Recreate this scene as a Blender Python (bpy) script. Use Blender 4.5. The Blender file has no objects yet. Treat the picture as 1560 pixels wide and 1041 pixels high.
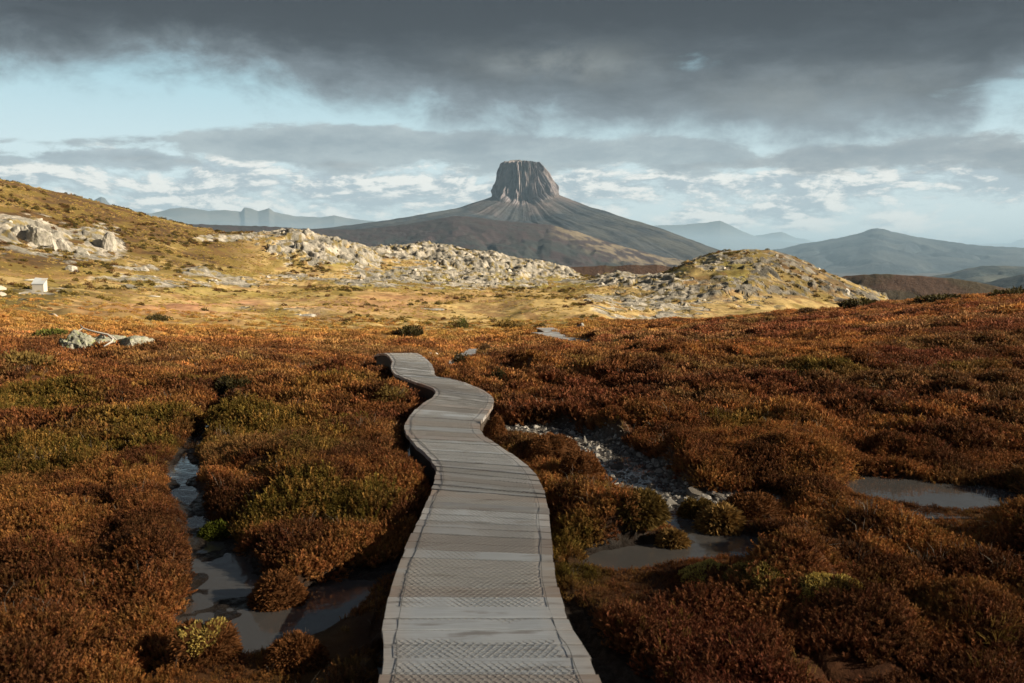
import bpy, math, random
import numpy as np
from mathutils import Vector, Matrix, Euler

# ------------------------------------------------------------------ scene, camera, light
scene = bpy.context.scene
COL = scene.collection
rng = np.random.default_rng(11)
random.seed(5)
R = math.radians

F = 1300.0                       # focal length in photo pixels (photo 1560 wide)
CAM = np.array([0.0, 0.0, 1.70])
PITCH = math.atan(130.5 / F)
cam_d = bpy.data.cameras.new("camera")
cam = bpy.data.objects.new("camera", cam_d)
COL.objects.link(cam)
cam.location = CAM
cam.rotation_euler = (math.pi / 2 - PITCH, 0, 0)
cam_d.sensor_width = 36.0
cam_d.lens = 36.0 * F / 1560.0
cam_d.clip_start = 0.1
cam_d.clip_end = 400000.0
cam_d.dof.use_dof = True
cam_d.dof.focus_distance = 30.0
cam_d.dof.aperture_fstop = 5.6
scene.camera = cam

SUN_AZ, SUN_EL = R(104), R(23)   # azimuth clockwise from +Y (view direction)
sd = bpy.data.lights.new("sun", 'SUN')
sun = bpy.data.objects.new("sun", sd)
COL.objects.link(sun)
sd.energy = 5.0
sd.angle = R(0.55)
sd.color = (1.0, 0.84, 0.62)
TO_SUN = Vector((math.cos(SUN_EL) * math.sin(SUN_AZ), math.cos(SUN_EL) * math.cos(SUN_AZ), math.sin(SUN_EL)))
sun.rotation_euler = TO_SUN.to_track_quat('Z', 'Y').to_euler()
sun.location = (30, -10, 40)

scene.view_settings.view_transform = 'Standard'
scene.view_settings.look = 'None'
scene.view_settings.gamma = 1.0
scene.view_settings.exposure = 1.25
try:
    scene.cycles.use_denoising = True
    scene.cycles.denoiser = 'OPENIMAGEDENOISE'
    scene.cycles.max_bounces = 6
    scene.cycles.volume_bounces = 0
    scene.cycles.transparent_max_bounces = 16
except Exception:
    pass


# ------------------------------------------------------------------ node helper
class NT:
    def __init__(self, tree):
        self.t = tree
        tree.nodes.clear()

    def n(self, kind, **kw):
        nd = self.t.nodes.new(kind)
        for k, v in kw.items():
            setattr(nd, k, v)
        return nd

    def link(self, a, b):
        self.t.links.new(a, b)

    def put(self, sock, v):
        if isinstance(v, (int, float)):
            sock.default_value = v
        elif isinstance(v, (tuple, list)):
            if len(v) == 3 and sock.type == 'RGBA':
                v = (*v, 1.0)
            sock.default_value = v
        else:
            self.link(v, sock)

    def m(self, op, a, b=None, c=None, clamp=False):
        nd = self.n('ShaderNodeMath', operation=op, use_clamp=clamp)
        self.put(nd.inputs[0], a)
        if b is not None:
            self.put(nd.inputs[1], b)
        if c is not None:
            self.put(nd.inputs[2], c)
        return nd.outputs[0]

    def step(self, x, lo, hi):
        nd = self.n('ShaderNodeMapRange', interpolation_type='SMOOTHSTEP', clamp=True)
        self.put(nd.inputs['Value'], x)
        nd.inputs['From Min'].default_value = lo
        nd.inputs['From Max'].default_value = hi
        return nd.outputs[0]

    def mix(self, f, a, b):
        nd = self.n('ShaderNodeMix', data_type='RGBA')
        self.put(nd.inputs[0], f)
        self.put(nd.inputs[6], a)
        self.put(nd.inputs[7], b)
        return nd.outputs[2]

    def mul(self, a, b):
        nd = self.n('ShaderNodeMix', data_type='RGBA', blend_type='MULTIPLY')
        nd.inputs[0].default_value = 1.0
        self.put(nd.inputs[6], a)
        self.put(nd.inputs[7], b)
        return nd.outputs[2]

    def xyz(self, x, y, z):
        nd = self.n('ShaderNodeCombineXYZ')
        for i, v in enumerate((x, y, z)):
            self.put(nd.inputs[i], v)
        return nd.outputs[0]

    def noise(self, vec, scale, detail=4.0, rough=0.55, dist=0.0):
        nd = self.n('ShaderNodeTexNoise')
        if vec is not None:
            self.link(vec, nd.inputs['Vector'])
        nd.inputs['Scale'].default_value = scale
        nd.inputs['Detail'].default_value = detail
        nd.inputs['Roughness'].default_value = rough
        nd.inputs['Distortion'].default_value = dist
        return nd.outputs['Fac']

    def ramp(self, x, stops, interp='LINEAR'):
        nd = self.n('ShaderNodeValToRGB')
        cr = nd.color_ramp
        cr.interpolation = interp
        while len(cr.elements) > 1:
            cr.elements.remove(cr.elements[-1])
        for i, (p, v) in enumerate(stops):
            e = cr.elements[0] if i == 0 else cr.elements.new(p)
            e.position = p
            e.color = (*v, 1) if isinstance(v, (tuple, list)) else (v, v, v, 1)
        self.put(nd.inputs[0], x)
        return nd.outputs[0]


def uaz(px):
    return math.atan((px - 780.0) / 1306.5)


def tel(px, py):
    return (390.0 - py) / 1306.5 * math.cos(uaz(px))


# ------------------------------------------------------------------ world: sky with cloud decks
world = bpy.data.worlds.new("World")
scene.world = world
world.use_nodes = True
w = NT(world.node_tree)
tc = w.n('ShaderNodeTexCoord').outputs['Generated']
sp = w.n('ShaderNodeSeparateXYZ')
w.link(tc, sp.inputs[0])
X, Y, Z = sp.outputs
hyp = w.m('SQRT', w.m('ADD', w.m('MULTIPLY', X, X), w.m('MULTIPLY', Y, Y)))
hyp = w.m('MAXIMUM', hyp, 0.02)
T = w.m('DIVIDE', Z, hyp)                                 # tangent of elevation
U = w.m('ARCTAN2', X, Y)                                  # azimuth
U01 = w.m('MULTIPLY_ADD', U, 1 / 1.5, 0.5)


def curve(pts):
    """piecewise curve azimuth -> tangent of elevation, from photo points"""
    return w.ramp(U01, [(min(max(uaz(px) / 1.5 + 0.5, 0), 1), max(0.0, tel(px, py))) for px, py in pts])


SKY_S = 0.12
sky = w.n('ShaderNodeTexSky', sky_type='NISHITA')
sky.sun_disc = False
sky.sun_elevation = SUN_EL
sky.sun_rotation = SUN_AZ
sky.altitude = 900
sky.air_density = 1.0
sky.dust_density = 0.6
sky.ozone_density = 1.2


def c(r, g, b):                                           # display sRGB 0-255 at our exposure -> emission before strength
    def l(v):
        v /= 255.0
        v = v / 12.92 if v <= 0.04045 else ((v + 0.055) / 1.055) ** 2.4
        return v / (2 ** 1.25) / SKY_S
    return (l(r), l(g), l(b))


grad = w.ramp(w.m('MULTIPLY', T, 3.0), [(0.0, c(228, 240, 240)), (0.33, c(220, 240, 243)), (0.58, c(184, 222, 232)), (0.9, c(140, 186, 208))])
clear = w.mix(0.9, w.mul(sky.outputs[0], (0.5, 0.5, 0.5)), grad)

low = w.xyz(w.m('MULTIPLY', U, 7.5), w.m('MULTIPLY', T, 20.0), 1.7)
low_up = w.xyz(w.m('MULTIPLY_ADD', U, 7.5, 0.08), w.m('MULTIPLY_ADD', T, 20.0, 0.14), 1.7)
mid = w.xyz(w.m('MULTIPLY', U, 5.0), w.m('MULTIPLY', T, 15.0), 4.2)
zz = w.m('ADD', w.m('MAXIMUM', T, 0.0), 0.13)
deck_v = w.xyz(w.m('DIVIDE', w.m('SINE', U), zz), w.m('DIVIDE', w.m('COSINE', U), zz), 0.3)
wisp = w.xyz(w.m('MULTIPLY', U, 9.0), w.m('MULTIPLY', T, 14.0), 9.1)

# cumulus over the horizon
n1 = w.noise(low, 1.35, 14, 0.66, 0.2)
n1b = w.noise(low_up, 1.35, 14, 0.66, 0.2)
band = w.ramp(w.m('MULTIPLY', T, 5.0), [(0.0, 0.30), (0.12, 0.36), (0.20, 0.60), (0.40, 0.66), (0.54, 0.44), (0.66, 0.12), (1.0, 0.0)])
den1 = w.step(w.m('ADD', n1, w.m('MULTIPLY_ADD', band, 0.6, -0.30)), 0.45, 0.58)
lit1 = w.step(w.m('SUBTRACT', n1, n1b), -0.05, 0.07)
col1 = w.mix(lit1, c(178, 192, 199), c(255, 254, 246))
skyc = w.mix(w.m('MULTIPLY', den1, 0.96), clear, col1)


def bank(base, top, bot, width, amp, dark, light, vec, op=0.97, soft=0.7):
    n = w.noise(vec, 2.2, 14, 0.68, 0.15)
    tp = w.m('DIVIDE', w.m('SUBTRACT', curve(top), T), width)
    bt = w.m('DIVIDE', w.m('SUBTRACT', T, curve(bot)), width * 1.6)
    d = w.m('MINIMUM', tp, bt)
    d = w.m('ADD', d, w.m('MULTIPLY', w.m('SUBTRACT', n, 0.5), amp))
    a = w.step(d, -0.05, soft)
    ncol = w.noise(vec, 2.6, 14, 0.68)
    sh = w.m('ADD', w.m('MULTIPLY', w.step(d, 0.2, 2.8), 0.65), w.m('MULTIPLY', w.step(ncol, 0.66, 0.36), 0.55))
    colr = w.mix(w.m('MINIMUM', sh, 1.0), light, dark)
    return w.mix(w.m('MULTIPLY', a, op), base, colr)


skyc = bank(skyc, [(-60, 238), (60, 236), (120, 230), (220, 228), (290, 240), (340, 262)],
            [(-60, 258), (100, 258), (220, 258), (300, 256), (340, 262)], 0.007, 6.0,
            c(150, 164, 172), c(184, 197, 202), mid)
skyc = bank(skyc, [(90, 222), (160, 210), (250, 201), (400, 196), (500, 191), (640, 195), (780, 199), (900, 204), (1050, 206), (1130, 222), (1175, 250), (1230, 262)],
            [(90, 222), (180, 222), (260, 236), (400, 262), (520, 268), (640, 264), (760, 276), (900, 266), (1020, 268), (1130, 262), (1175, 250), (1230, 262)], 0.010, 4.6,
            c(150, 164, 171), c(186, 198, 201), mid)
skyc = bank(skyc, [(1100, 252), (1160, 236), (1220, 216), (1320, 214), (1420, 206), (1500, 199), (1560, 199), (1800, 190)],
            [(1100, 252), (1160, 262), (1220, 272), (1330, 268), (1420, 276), (1500, 288), (1560, 292), (1800, 290)], 0.012, 4.2,
            c(128, 141, 150), c(180, 187, 188), mid)

# the dark deck overhead
dn = w.noise(deck_v, 0.8, 12, 0.60, 0.3)
dw = w.noise(wisp, 1.3, 14, 0.68, 0.25)
df = w.noise(w.xyz(w.m('MULTIPLY', U, 10.0), w.m('MULTIPLY', T, 30.0), 2.0), 1.5, 14, 0.68, 0.2)
edge = curve([(-400, 84), (0, 94), (130, 92), (300, 92), (400, 118), (480, 130), (600, 160), (700, 180), (820, 186), (950, 194), (1080, 206),
              (1200, 208), (1300, 200), (1400, 202), (1470, 196), (1500, 150), (1560, 132), (1700, 128), (1900, 140)])
dd = w.m('SUBTRACT', T, edge)
dd = w.m('ADD', w.m('MULTIPLY', dd, 26.0), w.m('ADD', w.m('MULTIPLY', w.m('SUBTRACT', dw, 0.5), 3.0), w.m('MULTIPLY', w.m('SUBTRACT', dn, 0.5), 0.9)))


def blob(px, py, rx, ry):
    a = w.m('DIVIDE', w.m('SUBTRACT', U, uaz(px)), rx / 1306.5)
    b = w.m('DIVIDE', w.m('SUBTRACT', T, tel(px, py)), ry / 1306.5)
    d2 = w.m('ADD', w.m('MULTIPLY', a, a), w.m('MULTIPLY', b, b))
    return w.m('EXPONENT', w.m('MULTIPLY', d2, -1.0))


hole = w.m('ADD', w.m('MULTIPLY', blob(1058, 102, 46, 30), 0.62), w.m('MULTIPLY', blob(1520, 152, 75, 36), 1.0))
a3 = w.step(dd, -1.0, 0.45)
hole_n = w.step(w.m('ADD', hole, w.m('MULTIPLY', w.m('SUBTRACT', df, 0.5), 2.2)), 0.42, 1.15)
a3 = w.m('MULTIPLY', a3, w.m('SUBTRACT', 1.0, w.m('MULTIPLY', hole_n, 0.62)))
Tn = w.m('ADD', T, w.m('MULTIPLY', w.m('SUBTRACT', dn, 0.5), 0.13))
Tn = w.m('ADD', Tn, w.m('MULTIPLY', w.m('SUBTRACT', df, 0.5), 0.12))
right = w.step(U, -0.5, 0.25)
dark_top = w.ramp(w.m('MULTIPLY', Tn, 2.5), [(0.24, c(150, 160, 167)), (0.35, c(126, 136, 143)), (0.45, c(100, 108, 116)), (0.53, c(74, 79, 87)), (0.62, c(57, 60, 68)), (1.0, c(50, 52, 60))])
patch = w.m('ADD', w.m('MULTIPLY', blob(850, 108, 130, 28), 0.65), w.m('MULTIPLY', blob(1230, 150, 190, 34), 0.45))
deckc = w.mix(w.m('MULTIPLY', patch, w.step(dw, 0.25, 0.65)), dark_top, c(158, 163, 160))
thin = w.step(dd, 1.2, -0.1)
deckc = w.mix(w.m('MULTIPLY', thin, 0.35), deckc, c(168, 184, 192))
fin = w.mix(a3, skyc, deckc)
bg = w.n('ShaderNodeBackground')
w.link(fin, bg.inputs[0])
bg.inputs[1].default_value = SKY_S
w.link(bg.outputs[0], w.n('ShaderNodeOutputWorld').inputs[0])


# ------------------------------------------------------------------ numpy noise
def _h(ix, iy, iz, seed):
    with np.errstate(over='ignore'):
        h = (ix.astype(np.uint32) * np.uint32(374761393) + iy.astype(np.uint32) * np.uint32(668265263)
             + iz.astype(np.uint32) * np.uint32(2147483647) + np.uint32(seed * 144665 & 0xffffffff))
        h = (h ^ (h >> np.uint32(13))) * np.uint32(1274126177)
        h = (h ^ (h >> np.uint32(16))) * np.uint32(2246822519)
        h = h ^ (h >> np.uint32(15))
    return h.astype(np.float64) / 4294967295.0


def vnoise(x, y, z=None, seed=0):
    x = np.asarray(x, float); y = np.asarray(y, float)
    if z is None:
        ix = np.floor(x).astype(np.int64); iy = np.floor(y).astype(np.int64)
        fx = x - ix; fy = y - iy
        fx = fx * fx * fx * (fx * (fx * 6 - 15) + 10); fy = fy * fy * fy * (fy * (fy * 6 - 15) + 10)
        z0 = np.zeros_like(ix)
        a = _h(ix, iy, z0, seed); b = _h(ix + 1, iy, z0, seed); c_ = _h(ix, iy + 1, z0, seed); d = _h(ix + 1, iy + 1, z0, seed)
        return (a + (b - a) * fx) * (1 - fy) + (c_ + (d - c_) * fx) * fy
    z = np.asarray(z, float)
    iz = np.floor(z).astype(np.int64); fz = z - iz; fz = fz * fz * (3 - 2 * fz)
    ix = np.floor(x).astype(np.int64); iy = np.floor(y).astype(np.int64)
    fx = x - ix; fy = y - iy
    fx = fx * fx * (3 - 2 * fx); fy = fy * fy * (3 - 2 * fy)
    out = 0
    for dz in (0, 1):
        a = _h(ix, iy, iz + dz, seed); b = _h(ix + 1, iy, iz + dz, seed)
        c_ = _h(ix, iy + 1, iz + dz, seed); d = _h(ix + 1, iy + 1, iz + dz, seed)
        v = (a + (b - a) * fx) * (1 - fy) + (c_ + (d - c_) * fx) * fy
        out = out + v * (fz if dz else 1 - fz)
    return out


def fbm(x, y, z=None, oct=4, seed=0, gain=0.5):
    s = 0; a = 1; tot = 0; k = 1.0
    for o in range(oct):
        s = s + a * vnoise(x * k + o * 17.3, y * k - o * 9.1, None if z is None else z * k + o * 3.7, seed + o)
        tot += a; a *= gain; k *= 2.03
    return s / tot


def worley(x, y, seed=0, tilt=False):
    ix = np.floor(x).astype(np.int64); iy = np.floor(y).astype(np.int64)
    f1 = np.full(np.shape(x), 9.0); f2 = np.full(np.shape(x), 9.0); cid = np.zeros(np.shape(x))
    til = np.zeros(np.shape(x))
    z0 = np.zeros_like(ix)
    for dx in (-1, 0, 1):
        for dy in (-1, 0, 1):
            jx = ix + dx; jy = iy + dy
            px = jx + _h(jx, jy, z0, seed); py = jy + _h(jx, jy, z0, seed + 71)
            d = np.hypot(x - px, y - py)
            near = d < f1
            f2 = np.where(near, f1, np.minimum(f2, d))
            cid = np.where(near, _h(jx, jy, z0, seed + 33), cid)
            if tilt:
                til = np.where(near, (x - px) * (2 * _h(jx, jy, z0, seed + 5) - 1) + (y - py) * (2 * _h(jx, jy, z0, seed + 6) - 1.4), til)
            f1 = np.where(near, d, f1)
    return (f1, f2, cid, til) if tilt else (f1, f2, cid)


def sst(x, lo, hi):
    t = np.clip((x - lo) / (hi - lo), 0, 1)
    return t * t * (3 - 2 * t)


# ------------------------------------------------------------------ photo pixel <-> place
def ray(px, py):
    dx = px - 780.0; dy = 520.5 - py
    cp, sp_ = math.cos(PITCH), math.sin(PITCH)
    return np.array([dx, F * cp + dy * sp_, -F * sp_ + dy * cp])


def gp(px, py, z):
    d = ray(px, py)
    k = (z - CAM[2]) / d[2]
    return CAM + d * k


def at(px, py, r):
    d = ray(px, py)
    return CAM + d * (r / math.hypot(d[0], d[1]))


def pix(x, y, z):
    """world -> photo pixel (arrays)"""
    cp, sp_ = math.cos(PITCH), math.sin(PITCH)
    zz_ = z - CAM[2]
    fw = y * cp - zz_ * sp_
    up = y * sp_ + zz_ * cp
    fw = np.where(fw < 0.1, 0.1, fw)
    return 780 + F * x / fw, 520.5 - F * up / fw


# ------------------------------------------------------------------ mesh helpers
def mesh_np(name, verts, quads=None, tris=None, smooth=True, attrs=None):
    verts = np.asarray(verts, np.float32)
    me = bpy.data.meshes.new(name)
    nq = 0 if quads is None else len(quads); nt = 0 if tris is None else len(tris)
    idx = []
    if nq:
        idx.append(np.asarray(quads, np.int32).ravel())
    if nt:
        idx.append(np.asarray(tris, np.int32).ravel())
    idx = np.concatenate(idx)
    starts = np.concatenate([np.arange(nq) * 4, nq * 4 + np.arange(nt) * 3]).astype(np.int32)
    me.vertices.add(len(verts)); me.vertices.foreach_set('co', verts.ravel())
    me.loops.add(len(idx)); me.loops.foreach_set('vertex_index', idx)
    me.polygons.add(nq + nt); me.polygons.foreach_set('loop_start', starts)
    me.update(calc_edges=True)
    me.polygons.foreach_set('use_smooth', np.full(nq + nt, smooth, bool))
    for k, v in (attrs or {}).items():
        v = np.asarray(v, np.float32)
        if v.ndim == 2 and v.shape[1] == 3:
            a = me.attributes.new(k, 'FLOAT_COLOR', 'POINT')
            a.data.foreach_set('color', np.concatenate([v, np.ones((len(v), 1), np.float32)], 1).ravel())
        else:
            a = me.attributes.new(k, 'FLOAT', 'POINT')
            a.data.foreach_set('value', v.ravel())
    me.validate()
    return me


def obj(name, me, mat=None, parent=None, **props):
    o = bpy.data.objects.new(name, me)
    COL.objects.link(o)
    if mat is not None:
        me.materials.clear()
        me.materials.append(mat)
    if parent is not None:
        o.parent = parent
    for k, v in props.items():
        o[k] = v
    return o


def empty(name, loc=(0, 0, 0), **props):
    o = bpy.data.objects.new(name, None)
    COL.objects.link(o)
    o.location = loc
    for k, v in props.items():
        o[k] = v
    return o


def grid_quads(nr, ncol, wrap=False):
    i = np.arange(nr - 1)[:, None] * ncol
    if wrap:
        j = np.arange(ncol)[None, :]; k = (j + 1) % ncol
    else:
        j = np.arange(ncol - 1)[None, :]; k = j + 1
    return np.stack([i + j, i + k, i + ncol + k, i + ncol + j], -1).reshape(-1, 4)


class MB:
    """collects tubes, boxes and polygons into one mesh"""
    def __init__(self):
        self.v = []; self.q = []; self.t = []; self.n = 0

    def add(self, v, q=(), t=()):
        v = np.asarray(v, float).reshape(-1, 3)
        if len(q):
            self.q.append(np.asarray(q) + self.n)
        if len(t):
            self.t.append(np.asarray(t) + self.n)
        self.v.append(v); self.n += len(v)

    def hexa(self, p):
        self.add(p, [[0, 3, 2, 1], [4, 5, 6, 7], [0, 1, 5, 4], [1, 2, 6, 5], [2, 3, 7, 6], [3, 0, 4, 7]])

    def box(self, cx, cy, cz, sx, sy, sz, rot=0.0):
        p = []
        for k in (-1, 1):
            for i, j in ((-1, -1), (1, -1), (1, 1), (-1, 1)):
                x = i * sx / 2; y = j * sy / 2
                p.append((cx + x * math.cos(rot) - y * math.sin(rot), cy + x * math.sin(rot) + y * math.cos(rot), cz + k * sz / 2))
        self.hexa(p)

    def tube(self, pts, rad, k=6, cap=True):
        pts = np.asarray(pts, float); n = len(pts)
        rad = np.broadcast_to(rad, (n,))
        d = np.gradient(pts, axis=0); d /= np.linalg.norm(d, axis=1)[:, None] + 1e-9
        ref = np.where(np.abs(d[:, 2:3]) > 0.9, np.array([[1., 0, 0]]), np.array([[0, 0, 1.]]))
        a = np.cross(d, ref); a /= np.linalg.norm(a, axis=1)[:, None] + 1e-9
        b = np.cross(d, a)
        th = np.arange(k) / k * 2 * math.pi
        v = pts[:, None] + rad[:, None, None] * (np.cos(th)[None, :, None] * a[:, None] + np.sin(th)[None, :, None] * b[:, None])
        q = grid_quads(n, k, True)
        t = []
        v = v.reshape(-1, 3)
        if cap:
            v = np.concatenate([v, pts[:1], pts[-1:]])
            t = [[n * k, (i + 1) % k, i] for i in range(k)] + [[n * k + 1, (n - 1) * k + i, (n - 1) * k + (i + 1) % k] for i in range(k)]
        self.add(v, q, t)

    def mesh(self, name, smooth=True, attrs=None):
        return mesh_np(name, np.concatenate(self.v), np.concatenate(self.q) if self.q else None,
                       np.concatenate(self.t) if self.t else None, smooth, attrs)


# ------------------------------------------------------------------ materials
def new_mat(name):
    m = bpy.data.materials.new(name)
    m.use_nodes = True
    return m, NT(m.node_tree)


def finish(m, t, base, rough=0.9, bump=None, bump_d=0.1, strength=1.0, spec=0.3, **kw):
    p = t.n('ShaderNodeBsdfPrincipled')
    t.put(p.inputs['Base Color'], base)
    t.put(p.inputs['Roughness'], rough)
    p.inputs['Specular IOR Level'].default_value = spec
    for k, v in kw.items():
        t.put(p.inputs[k], v)
    if bump is not None:
        b = t.n('ShaderNodeBump')
        b.inputs['Distance'].default_value = bump_d
        b.inputs['Strength'].default_value = strength
        t.link(bump, b.inputs['Height'])
        t.link(b.outputs[0], p.inputs['Normal'])
    t.link(p.outputs[0], t.n('ShaderNodeOutputMaterial').inputs[0])
    return m


def pos(t):
    return t.n('ShaderNodeNewGeometry').outputs['Position']


def attr(t, name, inst=False):
    a = t.n('ShaderNodeAttribute', attribute_name=name)
    if inst:
        a.attribute_type = 'INSTANCER'
    return a


def mat_vc(name, nscale, bscale, bd, rough=0.92, var=0.35):
    """surface with its own colour attribute, broken up by noise and bump"""
    m, t = new_mat(name)
    p = pos(t)
    a = attr(t, 'col').outputs['Color']
    n = t.noise(p, nscale, 8, 0.65)
    v = t.m('MULTIPLY_ADD', n, 2 * var, 1 - var)
    k = t.xyz(v, v, v)
    return finish(m, t, t.mul(a, k), rough, t.noise(p, bscale, 8, 0.7), bd, 1.0, 0.2)

# ------------------------------------------------------------------ terrain: base heights from sight lines with their own distances
KR = [0.3, 3, 8, 12, 15, 22, 30, 40, 55, 80, 110, 150, 190, 230, 280]
NEAR = [-.19, -.19, -.19, -.19, -.20]
COLS = {
    -300: [520, 505, 488, 468, 438, 402, 335, 262, 220, 222],
    0: [522, 508, 492, 474, 447, 418, 366, 307, 271, 275],
    100: [524, 512, 498, 482, 455, 430, 386, 336, 296, 300],
    200: [528, 516, 504, 488, 462, 438, 402, 360, 321, 326],
    300: [530, 520, 508, 494, 472, 448, 420, 388, 346, 352],
    350: [531, 521, 509, 495, 475, 453, 426, 400, 356, 360],
    400: [532, 522, 510, 497, 478, 458, 432, 412, 352, 362],
    450: [533, 523, 511, 498, 479, 459, 434, 414, 352, 366],
    500: [534, 524, 512, 498, 480, 460, 436, 416, 362, 372],
    545: [535, 524, 512, 499, 481, 461, 438, 419, 380, 378],
    580: [536, 524, 512, 499, 482, 462, 440, 422, 398, 378],
    650: [537, 524, 513, 500, 485, 466, 445, 428, 402, 372],
    700: [537, 524, 512, 500, 486, 466, 447, 432, 405, 376],
    750: [537, 524, 512, 500, 487, 466, 450, 436, 412, 384],
    800: [536, 523, 510, 498, 485, 459, 450, 440, 420, 396],
    850: [536, 522, 508, 497, 484, 458, 451, 442, 426, 406],
    900: [534, 518, 506, 494, 483, 460, 448, 436, 424, 426],
    950: [532, 516, 503, 493, 492, 476, 455, 430, 416, 428],
    1000: [530, 514, 500, 490, 497, 485, 455, 418, 422, 440],
    1050: [528, 511, 498, 489, 496, 488, 455, 394, 402, 430],
    1100: [526, 508, 496, 487, 495, 490, 455, 380, 387, 420],
    1150: [524, 505, 493, 483, 493, 490, 458, 376, 386, 424],
    1200: [522, 502, 489, 478, 490, 490, 465, 383, 392, 430],
    1250: [518, 498, 485, 473, 486, 490, 472, 412, 418, 445],
    1300: [515, 495, 481, 469, 482, 490, 480, 430, 440, 460],
    1370: [510, 490, 475, 461, 472, 487, 492, 461, 475, 480],
    1450: [505, 486, 470, 455, 466, 490, 500, 500, 500, 500],
    1560: [497, 478, 462, 448, 460, 490, 510, 510, 510, 510],
    1900: [490, 468, 450, 436, 450, 490, 520, 520, 520, 520],
}
FAR_R = [350, 500, 900, 2000, 6000, 90000]


def build_table():
    pxs = sorted(COLS)
    azs = np.array([uaz(p) for p in pxs])
    rs = np.log(np.array(KR + FAR_R, float))
    tab = []
    for p in pxs:
        zs = list(NEAR)
        ca = math.cos(uaz(p))
        for r, py in zip(KR[5:], COLS[p]):
            zs.append(at(p, py, r)[2])
        z = zs[-1]
        zs += [z - 6 if p > 300 else z, z * 0.4 - 25, z * 0.1 - 70, -140, -185, -190]
        tab.append(zs)
    tab = np.array(tab)
    A = np.linspace(azs[0], azs[-1], 700)
    L = np.linspace(rs[0], rs[-1], 1000)
    t1 = np.stack([np.interp(L, rs, row) for row in tab])
    t2 = np.stack([np.interp(A, azs, t1[:, j]) for j in range(len(L))], 1)

    def blur(t, s, ax):
        k = np.arange(-int(3 * s), int(3 * s) + 1); g = np.exp(-k ** 2 / (2 * s * s)); g /= g.sum()
        pad = [(0, 0), (0, 0)]; pad[ax] = (len(k) // 2, len(k) // 2)
        tp = np.pad(t, pad, mode='edge')
        out = 0
        for i, gi in enumerate(g):
            out = out + gi * (tp[i:i + t.shape[0]] if ax == 0 else tp[:, i:i + t.shape[1]])
        return out
    t2 = blur(blur(t2, 4.0, 0), 3.0, 1)
    return A, L, t2


TA, TL, TT = build_table()


def zbase(x, y):
    a = np.arctan2(x, y); l = np.log(np.maximum(np.hypot(x, y), 0.31))
    fa = np.clip((a - TA[0]) / (TA[1] - TA[0]), 0, len(TA) - 1.001)
    fl = np.clip((l - TL[0]) / (TL[1] - TL[0]), 0, len(TL) - 1.001)
    ia = fa.astype(int); il = fl.astype(int); fa = fa - ia; fl = fl - il
    return (TT[ia, il] * (1 - fa) * (1 - fl) + TT[ia + 1, il] * fa * (1 - fl) + TT[ia, il + 1] * (1 - fa) * fl + TT[ia + 1, il + 1] * fa * fl)


# ------------------------------------------------------------------ boardwalk course
PAIRS = [(578, 1041, 916, 1041), (582, 962, 872, 962), (597, 890, 849, 892), (624, 822, 841, 832), (650, 765, 835, 776), (664, 722, 825, 738),
         (656, 699, 803, 709), (633, 677, 768, 684), (617, 656, 737, 663), (621, 638, 731, 645), (639, 619, 744, 628), (662, 602, 752, 613),
         (660, 592, 746, 601), (636, 583, 722, 588), (611, 574, 690, 578), (598, 566, 664, 573), (596, 557, 661, 563), (597, 549, 655, 552), (586, 538.5, 636, 538.5)]
dl = np.array([gp(a, b, 0.0) for a, b, _, _ in PAIRS]); dr = np.array([gp(c_, d, 0.0) for _, _, c_, d in PAIRS])
dl = np.vstack([[-0.30, -2.0, 0], [-0.42, 1.0, 0], dl]); dr = np.vstack([[0.62, -2.0, 0], [0.50, 1.0, 0], dr])
e = dl[-1] - dl[-2]; e[2] = 0; e /= np.linalg.norm(e)
dl = np.vstack([dl, dl[-1] + [-.35, 1.0, -.16], dl[-1] + [-.45, 2.2, -.42]]); dr = np.vstack([dr, dr[-1] + [-.25, 1.0, -.16], dr[-1] + [-.20, 2.1, -.42]])


def spline(p, n):
    p = np.asarray(p, float); m = len(p)
    q = np.vstack([2 * p[0] - p[1], p, 2 * p[-1] - p[-2]])
    t = np.linspace(0, m - 1 - 1e-6, n); i = t.astype(int); f = (t - i)[:, None]
    a, b, c_, d = q[i], q[i + 1], q[i + 2], q[i + 3]
    return 0.5 * ((2 * b) + (-a + c_) * f + (2 * a - 5 * b + 4 * c_ - d) * f ** 2 + (-a + 3 * b - 3 * c_ + d) * f ** 3)


NS = 1400
DL, DR = spline(dl, NS), spline(dr, NS)
DC = (DL + DR) / 2
DS = np.concatenate([[0], np.cumsum(np.linalg.norm(np.diff(DC, axis=0), axis=1))])
DHW = np.linalg.norm(DR - DL, axis=1) / 2

SEG2 = [(686, 556, 17.0), (690, 547, 19.5), (700, 541.5, 21.0), (713, 536.5, 22.5), (724, 531, 24.0)]
SEG3 = [(896, 519.5, 31.5), (874, 517.5, 32.5), (852, 512.5, 34.5), (836, 508.5, 36.0), (822, 506, 37.5)]
SEG4 = [(846, 509.5, 36.5), (841, 504, 38.5), (830, 499.5, 41.0)]


CUT = []
for sg_ in (SEG2, SEG3, SEG4):
    q_ = np.array([at(*v) for v in sg_]); q_ = q_[np.argsort(np.arctan2(q_[:, 0], q_[:, 1]))]
    CUT.append((np.arctan2(q_[:, 0], q_[:, 1]), np.hypot(q_[:, 0], q_[:, 1]), q_[:, 2]))


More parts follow.
